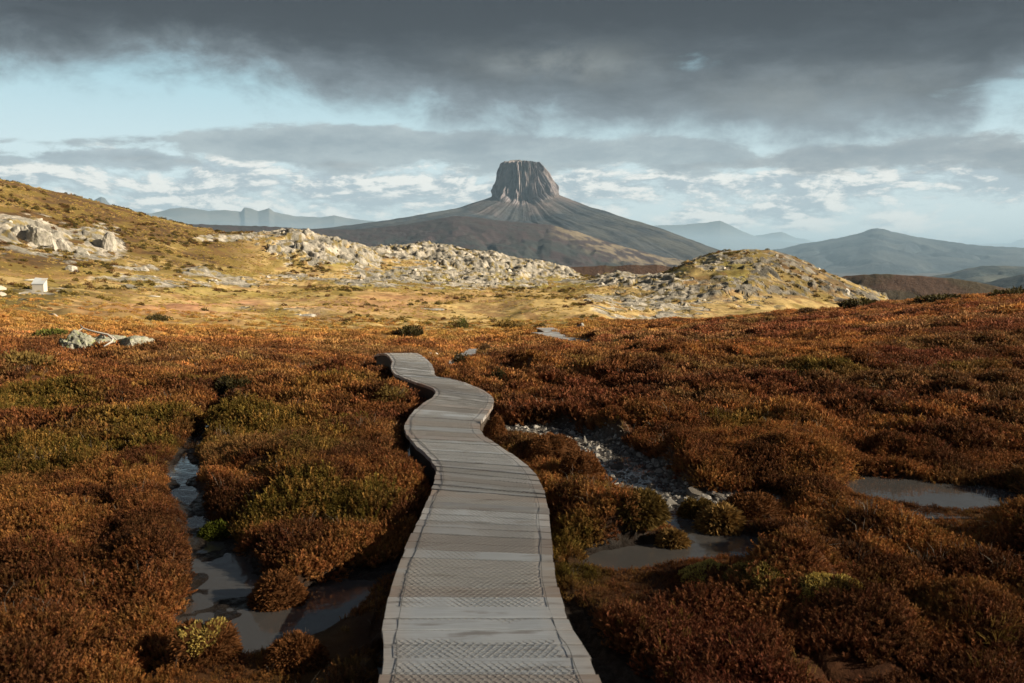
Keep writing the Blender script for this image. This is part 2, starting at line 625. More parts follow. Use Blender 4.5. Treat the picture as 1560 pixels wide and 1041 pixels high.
def dist_poly(x, y, pts, hw=None):
    """distance to a polyline (minus its half width)"""
    best = np.full(np.shape(x), 1e9)
    pts = np.asarray(pts, float)
    for i in range(len(pts) - 1):
        a, b = pts[i], pts[i + 1]
        ab = b[:2] - a[:2]; L2 = ab @ ab + 1e-12
        t = np.clip(((x - a[0]) * ab[0] + (y - a[1]) * ab[1]) / L2, 0, 1)
        d = np.hypot(x - a[0] - t * ab[0], y - a[1] - t * ab[1])
        if hw is not None:
            d = d - (hw[i] * (1 - t) + hw[i + 1] * t)
        best = np.minimum(best, d)
    return best


def deck_dist(x, y):
    idx = np.linspace(0, NS - 1, 90).astype(int)
    return dist_poly(x, y, DC[idx], DHW[idx])


FLOOR_Z, WATER_Z = -0.275, -0.268
CH = {
    'left': [(333, 603, .05), (330, 622, .05), (318, 645, .05), (300, 668, .07), (280, 695, .09), (276, 730, .10), (285, 765, .10), (305, 800, .09), (320, 830, .10),
             (335, 860, .14), (352, 890, .20), (375, 925, .24), (410, 960, .25), (470, 935, .25), (520, 905, .18), (560, 880, .12), (612, 872, .14)],
    'leftb': [(300, 930, .10), (330, 945, .2), (370, 975, .22), (395, 990, .12)],
    'leftc': [(236, 1040, .10), (262, 1034, .06)],
    'right': [(700, 650, .15), (775, 662, .12), (800, 657, .30), (850, 660, .34), (890, 678, .34), (922, 697, .34), (952, 716, .36), (985, 742, .30), (1035, 765, .24), (1090, 768, .22), (1150, 768, .17), (1190, 770, .07)],
    'rightb': [(1020, 768, .14), (1042, 795, .22), (1085, 815, .22), (1135, 832, .18), (1070, 846, .2), (1000, 850, .26), (950, 858, .26), (930, 868, .16)],
    'gap': [(868, 935, .04), (892, 985, .10), (925, 1050, .18), (960, 1120, .2)],
    'pond': [(1325, 745, .18), (1360, 755, .33), (1410, 762, .38), (1460, 768, .36), (1500, 766, .26), (1525, 764, .10)],
    'pool_a': [(828, 592, .10), (850, 594, .10)],
    'pool_b': [(1285, 688, .06), (1312, 688, .06)],
}
CHW = {}
for k_, v_ in CH.items():
    CHW[k_] = (np.array([gp(a, b, FLOOR_Z) for a, b, _ in v_]), np.array([w_ for _, _, w_ in v_]))


def chan_dist(x, y, keys=None):
    d = np.full(np.shape(x), 1e9)
    for k in (keys or CHW):
        d = np.minimum(d, dist_poly(x, y, *CHW[k]))
    return d


def gauss(x, y, cx, cy, sx, sy=None):
    sy = sy or sx
    return np.exp(-((x - cx) / sx) ** 2 - ((y - cy) / sy) ** 2)


MOUNDS = []            # (x, y, radius, height): hummocks the photo shows
for px, py, rad, hh in [(1100, 690, .5, .16), (1020, 700, .35, .12), (1200, 715, .5, .10), (960, 770, .45, .12), (930, 800, .3, .10),
                        (740, 655, .22, .12), (880, 900, .3, .04), (470, 840, .35, .08), (440, 700, .7, .14), (520, 740, .7, .16),
                        (560, 660, .7, .10), (400, 640, .6, .08), (1200, 870, .32, .10), (1060, 900, .3, .08), (240, 840, .5, .05), (650, 860, .1, .0), (1020, 650, .5, .10), (1170, 650, .6, .10), (600, 605, .5, .10)]:
    p_ = gp(px, py, -0.15)
    MOUNDS.append((p_[0], p_[1], rad, hh))

ROCKY = [(30, 350, 52, 15, 1), (75, 363, 40, 12, .9), (150, 360, 32, 14, 1), (168, 372, 20, 9, .9), (110, 404, 30, 6, .5), (200, 406, 40, 5, .6), (55, 388, 60, 10, .42), (130, 385, 50, 10, .36),
         (450, 358, 70, 10, 1), (500, 378, 62, 22, 1.15), (560, 396, 26, 12, 1.1), (430, 376, 40, 16, .8), (350, 362, 40, 4, .6), (280, 430, 110, 7, .42), (300, 416, 40, 6, .7), (200, 425, 50, 6, .40), (30, 448, 60, 14, .45),
         (600, 383, 40, 10, 1), (650, 385, 60, 14, 1.15), (720, 402, 80, 18, 1.1), (800, 412, 60, 14, 1.1), (680, 420, 120, 13, .75), (560, 424, 80, 12, .6), (860, 418, 25, 10, 1), (760, 430, 70, 10, .8), (450, 423, 90, 8, .42),
         (950, 428, 45, 11, 1), (1000, 430, 50, 13, .85), (940, 452, 50, 10, .7), (1000, 468, 70, 14, .7), (1090, 396, 45, 12, .58), (1150, 398, 60, 18, .5), (1200, 415, 70, 24, .56), (1245, 435, 60, 20, .72),
         (1110, 445, 70, 18, .72), (1325, 455, 45, 10, .9), (1040, 450, 60, 18, .7), (1180, 452, 60, 10, .7), (1290, 446, 40, 9, 1), (1010, 482, 40, 6, .6), (330, 475, 200, 12, .12)]


def rock_mask(px, py, r):
    m_ = np.zeros(np.shape(px))
    for a, b, rx, ry, s in ROCKY:
        m_ = np.maximum(m_, s * np.exp(-(((px - a) / rx) ** 2 + ((py - b) / ry) ** 2) ** 1.2))
    return m_ * sst(r, 62, 85) * (1 - sst(r, 330, 380))


def rockiness(x, y, mk):
    n = 0.55 * fbm(x / 8.5, y / 9.0, oct=4, seed=21) + 0.45 * fbm(x / 1.6, y / 2.4, oct=4, seed=22)
    return sst(n, 0.62 - 0.40 * mk, 0.57 - 0.40 * mk) if False else sst(n, 0.59 - 0.36 * mk, 0.64 - 0.36 * mk) * sst(mk, 0.03, 0.12), n


def H(x, y, full=False):
    x = np.asarray(x, float); y = np.asarray(y, float)
    r = np.hypot(x, y)
    zb = zbase(x, y)
    z = zb.copy()
    near = r < 26
    heath = 1 - sst(r, 62, 85)
    # hummocks
    wx = x + 0.5 * (fbm(x / 1.1, y / 1.1, oct=2, seed=3) - .5); wy = y + 0.5 * (fbm(x / 1.1, y / 1.1, oct=2, seed=8) - .5)
    f1, _, cid = worley(wx / 0.62, wy / 0.62, 4)
    nearw = 1 - sst(r, 14, 24)
    g1, _, gid = worley(wx / 2.6, wy / 2.6, 14)
    hum = nearw * ((0.11 + .06 * sst(x, 0, 1)) * (1 - sst(f1, 0.1, 0.75)) * (0.3 + 0.9 * cid) - 0.05)
    hum += heath * (0.26 * (1 - sst(g1, 0.1, 0.8)) * (0.2 + gid) - 0.10) * sst(r, 6, 16)
    hum += 0.10 * (fbm(x / 0.28, y / 0.28, oct=3, seed=5) - 0.5) * nearw
    hum += (0.16 + 0.10 * sst(r, 8, 20)) * (fbm(x / 3.2, y / 3.2, oct=3, seed=6) - 0.5) * heath
    hum += sst(r, 55, 85) * (1.6 * (fbm(x / 22, y / 22, oct=4, seed=7) - 0.5) + 0.8 * (fbm(x / 4.5, y / 4.5, oct=4, seed=17) - 0.5)) * (1 - sst(r, 700, 1200))
    z = z + hum
    mud = np.zeros(np.shape(x)); cd = np.full(np.shape(x), 9.0); low = np.zeros(np.shape(x)); dd_ = np.full(np.shape(x), 9.0)
    if near.any():
        xn, yn = x[near], y[near]
        zn = z[near]
        for mx, my, mr, mh in MOUNDS:
            zn = zn + mh * np.exp(-(((xn - mx) ** 2 + (yn - my) ** 2) / mr ** 2) ** 1.5)
        d = deck_dist(xn, yn)
        zn = np.minimum(zn, np.where(yn < 16, -0.10, 9) + 0.5 * np.maximum(d - 0.04, 0) * 1.2)
        zn = zn - 0.16 * (1 - sst(d, -0.03, 0.10)) * (yn < 17)
        cdn = chan_dist(xn, yn)
        wob = 0.10 * (fbm(xn / 0.22, yn / 0.22, oct=3, seed=31) - 0.5) + 0.16 * (fbm(xn / 0.7, yn / 0.7, oct=2, seed=32) - 0.5)
        e_ = cdn + wob * 0.9
        rn = np.hypot(xn, yn) + 1e-6
        fs = 1 - sst(np.minimum(chan_dist(xn * (1 + .30 / rn), yn * (1 + .30 / rn)), chan_dist(xn * (1 + .62 / rn), yn * (1 + .62 / rn)) + .03), 0.0, 0.22)
        zn = zn - fs * np.maximum(zn + 0.235, 0) * 0.85
        low[near] = fs
        cut = 1 - sst(e_, -0.01, 0.085)
        lip = 0.02 * np.exp(-((e_ - 0.16) / 0.1) ** 2)
        bedn = FLOOR_Z + 0.016 + 0.07 * (fbm(xn / 0.35, yn / 0.35, oct=4, seed=33) - 0.48)
        bedn = bedn - 0.034 * (1 - sst(e_, -.09, -.03)) * np.where(xn < 0, sst(rn, 5.6, 6.4), 1.0)
        pondk = 1 - sst(chan_dist(xn, yn, ['pond', 'leftc', 'pool_a', 'pool_b']), 0.0, 0.1)
        bedn = bedn - 0.07 * pondk
        for (qx, qy, qs) in POOLS:
            bedn = bedn - 0.075 * gauss(xn, yn, qx, qy, qs)
        zn = np.maximum(zn, np.where(cdn < 0.4, -0.215, zn)) * (1 - cut) + np.minimum(bedn, zn + 0.1) * cut + lip * (1 - cut) * (d > 0.1)
        z[near] = zn; mud[near] = cut; cd[near] = e_; dd_[near] = d
    for cz_a, cz_r, cz_z in CUT:
        a_ = np.arctan2(x, y)
        rp = np.interp(a_, cz_a, cz_r); zp = np.interp(a_, cz_a, cz_z)
        k_ = sst(a_, cz_a[0] - .012, cz_a[0] - .002) * sst(a_, cz_a[-1] + .012, cz_a[-1] + .002) * sst(r, rp - 5, rp - 3) * sst(r, rp + 1.3, rp + .8)
        zs = CAM[2] + (zp - CAM[2]) * np.minimum(r / rp, 1) - 0.22
        z = np.where(k_ > 0, z + k_ * (np.minimum(z, zs) - z), z)
        low = np.maximum(low, k_)
    # rocks on the hills
    mid = (r > 62) & (r < 380) & (y > 0)
    rock = np.zeros(np.shape(x)); crack = np.zeros(np.shape(x))
    if mid.any():
        xm, ym, rm = x[mid], y[mid], r[mid]
        ppx, ppy = pix(xm, ym, zb[mid])
        mk = rock_mask(ppx, ppy, rm)
        rk, n = rockiness(xm, ym, mk)
        rk = rk * (1 - sst(ppx, 1040, 1120) * sst(fbm(xm / 2.4, ym / 3.0, oct=4, seed=23), .47, .55) * .9)
        c1, c2, c3, c4 = worley(xm / 6.2 + 0.35 * fbm(xm / 2, ym / 2, oct=2, seed=41), ym / 4.4, 42, True)
        s1, s2, s3, s4 = worley(xm / 1.3, ym / 1.7 + 0.5 * xm / 1.5, 43, True)
        crag = 0.5 * c3 + 0.7 * c4 + 0.24 * s3 + 0.28 * s4 + 1.8 * (fbm(xm / 11, ym / 9, oct=3, seed=46) - .45) + 0.8 * (fbm((xm + .6 * ym) / 1.2, (ym - .3 * xm) / 7, oct=4, seed=45) - .5) + 1.6 * np.maximum(0, 0.55 - np.abs(fbm(xm / 8, ym / 8, oct=4, seed=44) - 0.5) * 4) - 0.5 * sst(c2 - c1, 0.16, 0.0) - 0.8
        ramp = np.clip(mk, 0, 1) * rm / 230.0
        z[mid] = z[mid] + crag * rk * ramp * 1.15 + 0.5 * rk * ramp
        rock[mid] = rk
        crack[mid] = np.maximum(sst(s2 - s1, 0.13, 0.02), 0.9 * sst(c2 - c1, 0.10, 0.0))
    if full == 2:
        return z, mud, cd, dd_, rock, zb, low, crack
    if full:
        return z, mud, cd, dd_, rock, zb, low
    return z


POOLS = [(*gp(475, 938, WATER_Z)[:2], .19), (*gp(515, 908, WATER_Z)[:2], .16), (*gp(405, 975, WATER_Z)[:2], .12), (*gp(276, 715, WATER_Z)[:2], .16), (*gp(280, 750, WATER_Z)[:2], .14), (*gp(300, 795, WATER_Z)[:2], .12),
         (*gp(345, 862, WATER_Z)[:2], .10), (*gp(955, 733, WATER_Z)[:2], .12), (*gp(790, 665, WATER_Z)[:2], .16), (*gp(333, 620, WATER_Z)[:2], .15), (*gp(1130, 828, WATER_Z)[:2], .12), (*gp(1000, 862, WATER_Z)[:2], .08)]


# ------------------------------------------------------------------ colours of the ground cover
def srgb(r, g, b):
    f = lambda v: (v / 255 / 12.92) if v <= 10 else ((v / 255 + .055) / 1.055) ** 2.4
    return np.array([f(r), f(g), f(b)])


RUST = np.array([0.215, 0.092, 0.037]); ORANGE = np.array([0.33, 0.160, 0.055]); BROWN = np.array([0.105, 0.046, 0.022])
OLIVE = np.array([0.175, 0.130, 0.030]); GREEN = np.array([0.060, 0.062, 0.014]); STRAW = np.array([0.34, 0.24, 0.075]); WINE = np.array([0.15, 0.050, 0.032])
GOLD = np.array([0.43, 0.315, 0.135]); PINK = np.array([0.44, 0.24, 0.135]); LIME = np.array([0.27, 0.225, 0.060])
ROCKL = np.array([0.44, 0.41, 0.355]); ROCKD = np.array([0.25, 0.24, 0.21]); PEAT = np.array([0.026, 0.019, 0.015]); MUDC = np.array([0.045, 0.038, 0.034])
OLIVE_SPOTS = [(gp(px, py, -.1)[:2], s) for px, py, s in [(470, 690, .9), (560, 640, .8), (400, 620, 1.1), (420, 760, .6), (540, 770, .5), (200, 650, 1.2), (60, 680, .9), (860, 800, .4), (880, 850, .25), (300, 580, 1.5),
                                                         (1480, 560, 1.6), (1250, 560, 1.0), (1100, 640, .6), (1400, 900, .25), (60, 600, 1.5), (520, 575, 1.2)]]


def lerp(a, b, t):
    return a + (b - a) * t[..., None]


def heath_colour(x, y, r):
    n1 = fbm(x / 1.3, y / 1.3, oct=3, seed=51); n2 = fbm(x / 3.5 + 7, y / 3.5, oct=3, seed=52); n3 = fbm(x / 0.35, y / 0.35, oct=2, seed=53); n4 = fbm(x / 6 + 3, y / 6, oct=3, seed=54)
    c_ = lerp(np.broadcast_to(RUST, x.shape + (3,)), ORANGE, sst(n1 * .5 + n3 * .5, 0.40, 0.66))
    c_ = lerp(c_, WINE, 0.75 * sst(n4, 0.50, 0.66) * sst(x, -0.5, 1.0))
    c_ = lerp(c_, np.array([0.25, 0.165, 0.07]), 0.55 * sst(fbm(x / 2.1 + 9, y / 2.1, oct=3, seed=56), .52, .66))
    c_ = lerp(c_, BROWN, 0.8 * sst(n3, 0.52, 0.30))
    ol = np.zeros(x.shape)
    for (p_, s) in OLIVE_SPOTS:
        ol = np.maximum(ol, 0.8 * np.exp(-((x - p_[0]) ** 2 + ((y - p_[1]) * 0.8) ** 2) / (s * 1.0) ** 2))
    ol = np.clip(ol + 1.2 * (n2 - 0.5) + 0.9 * (n1 - .5) + 0.4 * (n3 - .5), 0, 1)
    ol = ol * (1 - 0.3 * sst(x, 0.5, 2))
    k = sst(ol, 0.30, 0.75)
    c_ = lerp(c_, OLIVE, 0.75 * k)
    c_ = lerp(c_, GREEN, 0.4 * k * sst(n3, 0.5, 0.7))
    gold = sst(r, 20, 52) * sst(np.arctan2(x, y), uaz(1000), uaz(850))
    c_ = lerp(c_, np.array([0.30, 0.180, 0.055]), 0.9 * gold)
    return c_, k


def ground_colour(x, y, z, mud, cd, rock, zb, crack):
    r = np.hypot(x, y)
    c_, _ = heath_colour(x, y, r)
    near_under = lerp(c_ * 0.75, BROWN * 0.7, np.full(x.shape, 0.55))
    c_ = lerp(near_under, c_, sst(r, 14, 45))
    px, py = pix(x, y, zb)
    n1 = fbm(x / 14, y / 20, oct=4, seed=61); n2 = fbm(x / 4, y / 6, oct=4, seed=62); n3 = fbm(x / 1.0, y / 1.4, oct=3, seed=63)
    # meadows and hill slopes
    mead = lerp(np.broadcast_to(GOLD, x.shape + (3,)), LIME, sst(n1, 0.48, 0.62) * sst(py, 470, 430))
    mead = lerp(mead, OLIVE * 1.1, sst(n2, 0.52, 0.66) * 0.75)
    mead = lerp(mead, PINK, sst(n1 * 0.6 + n2 * 0.4, 0.54, 0.44) * np.exp(-(((px - 330) / 230) ** 2 + ((py - 468) / 14) ** 2)))
    mead = lerp(mead, PINK * 0.95, 0.6 * sst(n1, 0.52, 0.44) * np.exp(-(((px - 620) / 200) ** 2 + ((py - 462) / 16) ** 2)))
    mead = mead * (0.72 + 0.56 * fbm(x / 0.7, y / 1.1, oct=4, seed=67))[..., None]
    mead = lerp(mead, BROWN * 1.6, 0.5 * sst(fbm(x / 2.0, y / 4.5, oct=4, seed=68), .56, .66))
    hill = lerp(np.broadcast_to(np.array([0.115, 0.066, 0.024]), x.shape + (3,)), GOLD * 0.8, sst(n1, 0.54, 0.68))
    hill = lerp(hill, OLIVE * 0.9, sst(n2, 0.50, 0.64) * 0.7)
    hill = lerp(hill, np.array([0.055, 0.036, 0.018]), sst(n3 * .5 + n2 * .5, 0.47, 0.40) * 0.7)
    hk = np.maximum(sst(py, 425, 405) * sst(px, 420, 330), sst(px, 1120, 1190) * sst(py, 460, 440))
    far = lerp(mead, hill, hk)
    dk = sst(px, 230, 60) * sst(py, 425, 440) * sst(py, 520, 490)
    far = lerp(far, np.array([0.075, 0.060, 0.018]), dk * 0.85 * sst(n2, 0.40, 0.50))
    c_ = lerp(c_, far, sst(r + 22 * sst(px, 950, 850), 54, 84))
    rc = lerp(np.broadcast_to(ROCKL, x.shape + (3,)), ROCKD, sst(fbm(x / 3.2, y / 2.2, oct=5, seed=64), 0.40, 0.60))
    rc = rc * (0.75 + 0.5 * n3)[..., None]
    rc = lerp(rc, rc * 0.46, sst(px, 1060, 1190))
    rc = lerp(rc, np.array([0.085, 0.075, 0.055]), crack * .5)
    rc = lerp(rc, OLIVE * 1.2, sst(fbm(x / 1.3, y / 2.6, oct=4, seed=66), .60, .66) * .8)
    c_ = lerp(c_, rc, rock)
    c_ = lerp(c_, np.array([0.06, 0.05, 0.045]), sst(r, 420, 700))
    pe = lerp(np.broadcast_to(PEAT, x.shape + (3,)), MUDC, sst(fbm(x / .3, y / .3, oct=3, seed=65), .4, .6))
    grv = 1 - sst(dist_poly(x, y, *CHW['right']), -0.05, 0.10) if True else 0
    pe = lerp(pe, np.array([0.13, 0.12, 0.105]), grv * (r < 20))
    c_ = lerp(c_, pe, np.maximum(sst(mud, 0.2, 0.7), (1 - sst(cd, 0.02, 0.16)) * 0.7) * (r < 26))
    return c_


# ground: one sheet of rings round the camera out to the horizon
def ring_steps():
    rs = [0.35]
    while rs[-1] < 90000:
        r = rs[-1]
        k = 0.05 if r < 2.2 else 0.0062 if r < 14 else 0.008 if r < 45 else 0.006 if r < 70 else 0.0032 if r < 320 else 0.02 if r < 900 else 0.06
        rs.append(r * (1 + k))
    return np.array(rs)


def az_steps():
    a = list(np.radians(np.arange(-37, 37.01, 0.082)))
    o = []
    d = 37.0; s = 0.2
    while d < 180:
        d += s; s = min(s * 1.25, 6)
        if d < 179:
            o.append(math.radians(d))
    return np.array([-v for v in reversed(o)] + a + o)


RS, AS = ring_steps(), az_steps()
gr, ga = np.meshgrid(RS, AS, indexing='ij')
gx, gy = (gr * np.sin(ga)).ravel(), (gr * np.cos(ga)).ravel()
gz, gmud, gcd, gdd, grock, gzb, glow, gcrack = H(gx, gy, 2)
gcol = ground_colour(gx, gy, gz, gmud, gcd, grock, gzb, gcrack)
NA = len(AS)
gq = grid_quads(len(RS), NA, True)
gv = np.stack([gx, gy, gz], 1)
gv = np.vstack([gv, [[0, 0, float(gz[:NA].mean())]]])
gt = [[len(gv) - 1, (i + 1) % NA, i] for i in range(NA)]


def padl(a):
    return np.concatenate([a, a[:1]], 0)


gm, t = new_mat("ground")
P = pos(t)
ca = attr(t, 'col').outputs['Color']
na = t.noise(P, 2.2, 9, 0.68)
nb = t.noise(P, 16.0, 6, 0.65)
vv = t.m('ADD', t.m('MULTIPLY_ADD', na, 1.1, 0.45), t.m('MULTIPLY_ADD', nb, 0.5, -0.25))
wet = attr(t, 'mud').outputs['Fac']
rough = t.m('MULTIPLY_ADD', t.m('MULTIPLY', wet, t.step(nb, 0.40, 0.55)), -0.55, 0.95)
rk_ = attr(t, 'rock').outputs['Fac']
nr = t.noise(P, 0.9, 10, 0.72)
hgt = t.m('ADD', t.m('ADD', na, t.m('MULTIPLY', nb, 0.25)), t.m('MULTIPLY', t.m('MULTIPLY', rk_, nr), 7.0))
finish(gm, t, t.mul(ca, t.xyz(vv, vv, vv)), rough, hgt, 0.12, 0.7, 0.25)
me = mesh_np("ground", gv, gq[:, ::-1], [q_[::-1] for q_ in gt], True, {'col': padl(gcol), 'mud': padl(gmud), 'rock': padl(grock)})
obj("ground", me, gm, kind='structure')

# ------------------------------------------------------------------ far hills and the mountain
def ridge(name, sky_pts, D, front, back, colfun, base=-195, rough=8.0, ncol=400, nrow=70, seed=1, crest=0.5, mat=None):
    px = np.array([p_[0] for p_ in sky_pts], float); py = np.array([p_[1] for p_ in sky_pts], float)
    az = np.array([uaz(v) for v in px])
    A = np.linspace(az[0], az[-1], ncol)
    hz = np.interp(A, az, CAM[2] + D * (390 - py) / 1306.5 * np.cos(az))
    tt = np.concatenate([np.linspace(-1, 0, nrow), np.linspace(0, 1, nrow // 3)[1:]])
    Aa, Tt = np.meshgrid(A, tt, indexing='xy')
    d = D + np.where(Tt < 0, Tt * front, Tt * back)
    prof = np.where(Tt < 0, (1 + Tt), (1 - Tt)) ** np.where(Tt < 0, 1.25, 1.5)
    edge_ = sst(np.abs(np.linspace(-1, 1, ncol)), 1.0, 0.94)[None, :]
    z = base + (hz[None, :] * 1.0 - base) * prof * edge_
    x = d * np.sin(Aa); y = d * np.cos(Aa)
    s = rough * 14
    body = np.clip((1 - prof) * 4, 0, 1)
    rid = fbm(x / s, y / s, oct=5, seed=seed)
    z = z + rough * ((rid - .5) * 2.4 * (0.12 + body * np.clip(prof * 3, 0, 1)) + (fbm(x / s * 5, y / s * 5, oct=3, seed=seed + 5) - .5) * crest)
    g = (1 - np.abs(fbm(x / (s * 2.2), y / (s * 2.2), oct=4, seed=seed + 9) * 2 - 1))
    z = z - rough * (2.2 if D < 30000 else 0.15) * body * sst(g, 0.75, 1.0) * np.clip(prof * 3, 0, 1)
    c_ = colfun(x.ravel(), y.ravel(), z.ravel(), prof.ravel())
    me = mesh_np(name, np.stack([x.ravel(), y.ravel(), z.ravel()], 1), grid_quads(len(tt), ncol)[:, ::-1], None, True, {'col': c_})
    return obj(name, me, mat, kind='structure')


far_m = mat_vc("far_slope", 0.012, 0.02, 14.0, 0.95, 0.30)
near_m = mat_vc("rocky_ridge", 0.22, 0.25, 1.5, 0.95, 0.40)


def forest(a, b, scale):
    def f(x, y, z, p_):
        n = fbm(x / scale, y / scale, oct=4, seed=77)
        return lerp(np.broadcast_to(np.array(a), x.shape + (3,)), np.array(b), sst(n, 0.42, 0.6))
    return f


def brownrock(x, y, z, p_):
    n = fbm(x / 25, y / 25, oct=4, seed=78); n2 = fbm(x / 5, y / 5, oct=4, seed=79)
    c_ = lerp(np.broadcast_to(np.array([0.075, 0.046, 0.033]), x.shape + (3,)), np.array([0.055, 0.044, 0.028]), sst(n, .45, .6))
    return lerp(c_, np.array([0.20, 0.185, 0.165]), sst(n2 * .6 + (1 - p_) * .5, 0.52, 0.62) * sst(p_, 0.97, 0.85))


ridge("distant_range", [(60, 340), (150, 330), (235, 326), (262, 319), (280, 317), (300, 319), (320, 322), (345, 321), (370, 323), (374, 317), (386, 319), (395, 323), (412, 318), (420, 324), (450, 330), (490, 332), (510, 329), (530, 333), (560, 337), (640, 342), (760, 350)],
      52000, 12000, 8000, forest((.07, .075, .075), (.10, .10, .095), 900), rough=60, seed=3, mat=far_m)
ridge("distant_range", [(60, 345), (140, 312), (148, 306), (158, 301), (164, 303), (168, 309), (176, 316), (205, 321), (230, 326), (280, 334), (340, 343), (420, 352)],
      34000, 8000, 8000, forest((.07, .075, .075), (.10, .10, .095), 700), rough=28, seed=4, mat=far_m)
ridge("distant_range", [(880, 352), (960, 346), (1000, 344), (1040, 343), (1060, 341), (1075, 340), (1085, 338), (1096, 337), (1103, 340), (1112, 344), (1130, 353), (1152, 361), (1175, 366), (1210, 370), (1300, 378)],
      44000, 10000, 8000, forest((.06, .07, .07), (.09, .095, .09), 900), rough=34, seed=5, mat=far_m)
ridge("distant_range", [(1080, 366), (1140, 361), (1160, 358), (1178, 355), (1190, 354), (1202, 359), (1212, 363), (1228, 365), (1236, 369), (1260, 367), (1300, 366), (1360, 370), (1440, 373), (1500, 372), (1540, 371), (1549, 366), (1556, 365), (1562, 368), (1620, 371), (1800, 374)],
      60000, 12000, 8000, forest((.06, .07, .07), (.09, .095, .09), 900), rough=44, seed=6, mat=far_m)
ridge("forested_hill", [(1050, 398), (1130, 388), (1190, 379), (1225, 371), (1270, 364), (1305, 357), (1318, 352), (1327, 349), (1335, 348), (1345, 349), (1356, 353), (1400, 362), (1440, 368), (1480, 373), (1520, 376), (1570, 378), (1660, 384), (1850, 392)],
      14000, 6000, 4000, forest((.012, .020, .030), (.040, .048, .054), 420), base=-330, rough=30, seed=7, mat=far_m)
ridge("forested_hill", [(1330, 428), (1400, 424), (1450, 416), (1475, 409), (1500, 405), (1530, 405), (1580, 408), (1660, 402), (1800, 398)], 5600, 1500, 1200, forest((.022, .032, .032), (.07, .075, .06), 200), rough=10, seed=8, mat=far_m)
ridge("forested_hill", [(1440, 440), (1500, 432), (1530, 424), (1560, 418), (1620, 412), (1750, 410)], 3400, 900, 900, forest((.020, .026, .026), (.035, .038, .034), 100), rough=7, seed=9, mat=far_m)
ridge("brown_ridge", [(1180, 450), (1240, 432), (1290, 421), (1335, 417), (1370, 418), (1410, 420), (1450, 424), (1490, 430), (1540, 440), (1620, 452), (1700, 470)], 640, 170, 200, brownrock, base=-70, rough=2.6, seed=10, mat=near_m, ncol=500)
ridge("brown_ridge", [(780, 424), (830, 412), (870, 408), (910, 405), (960, 404), (1000, 404), (1030, 408), (1080, 418), (1150, 430)], 620, 170, 200, brownrock, base=-70, rough=2.6, seed=11, mat=near_m, ncol=500)


def heathhill(x, y, z, p_):
    n = fbm(x / 260, y / 260, oct=4, seed=81); n2 = fbm(x / 40, y / 40, oct=4, seed=82)
    px, py = pix(x, y, z)
    c_ = lerp(np.broadcast_to(np.array([0.040, 0.028, 0.030]), x.shape + (3,)), np.array([0.034, 0.030, 0.030]), sst(n2, .42, .6))
    band_ = sst(p_ + (n - .5) * .5, 0.50, 0.58) * sst(p_ + (n - .5) * .5, 0.80, 0.70)
    c_ = lerp(c_, np.array([0.026, 0.032, 0.033]), 0.9 * band_ * sst(n2 * .7 + n * .3, 0.36, 0.5))
    c_ = lerp(c_, np.array([0.20, 0.165, 0.11]), 0.8 * sst(px + (n2 - .5) * 60 - 1.6 * (py - 345), 815, 870) * sst(n2, 0.42, 0.56) * sst(p_, 0.62, 0.9))  # sunlit streak on the right side, painted into the slope colour
    return c_


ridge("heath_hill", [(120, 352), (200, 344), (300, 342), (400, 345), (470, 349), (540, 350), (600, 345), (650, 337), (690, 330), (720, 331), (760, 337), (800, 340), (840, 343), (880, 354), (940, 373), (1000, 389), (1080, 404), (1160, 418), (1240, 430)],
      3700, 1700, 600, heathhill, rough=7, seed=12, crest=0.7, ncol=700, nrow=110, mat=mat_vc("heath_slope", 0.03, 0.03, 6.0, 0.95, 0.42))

# the fluted peak on its apron
MC = at(797, 390, 5000); MC[2] = 0


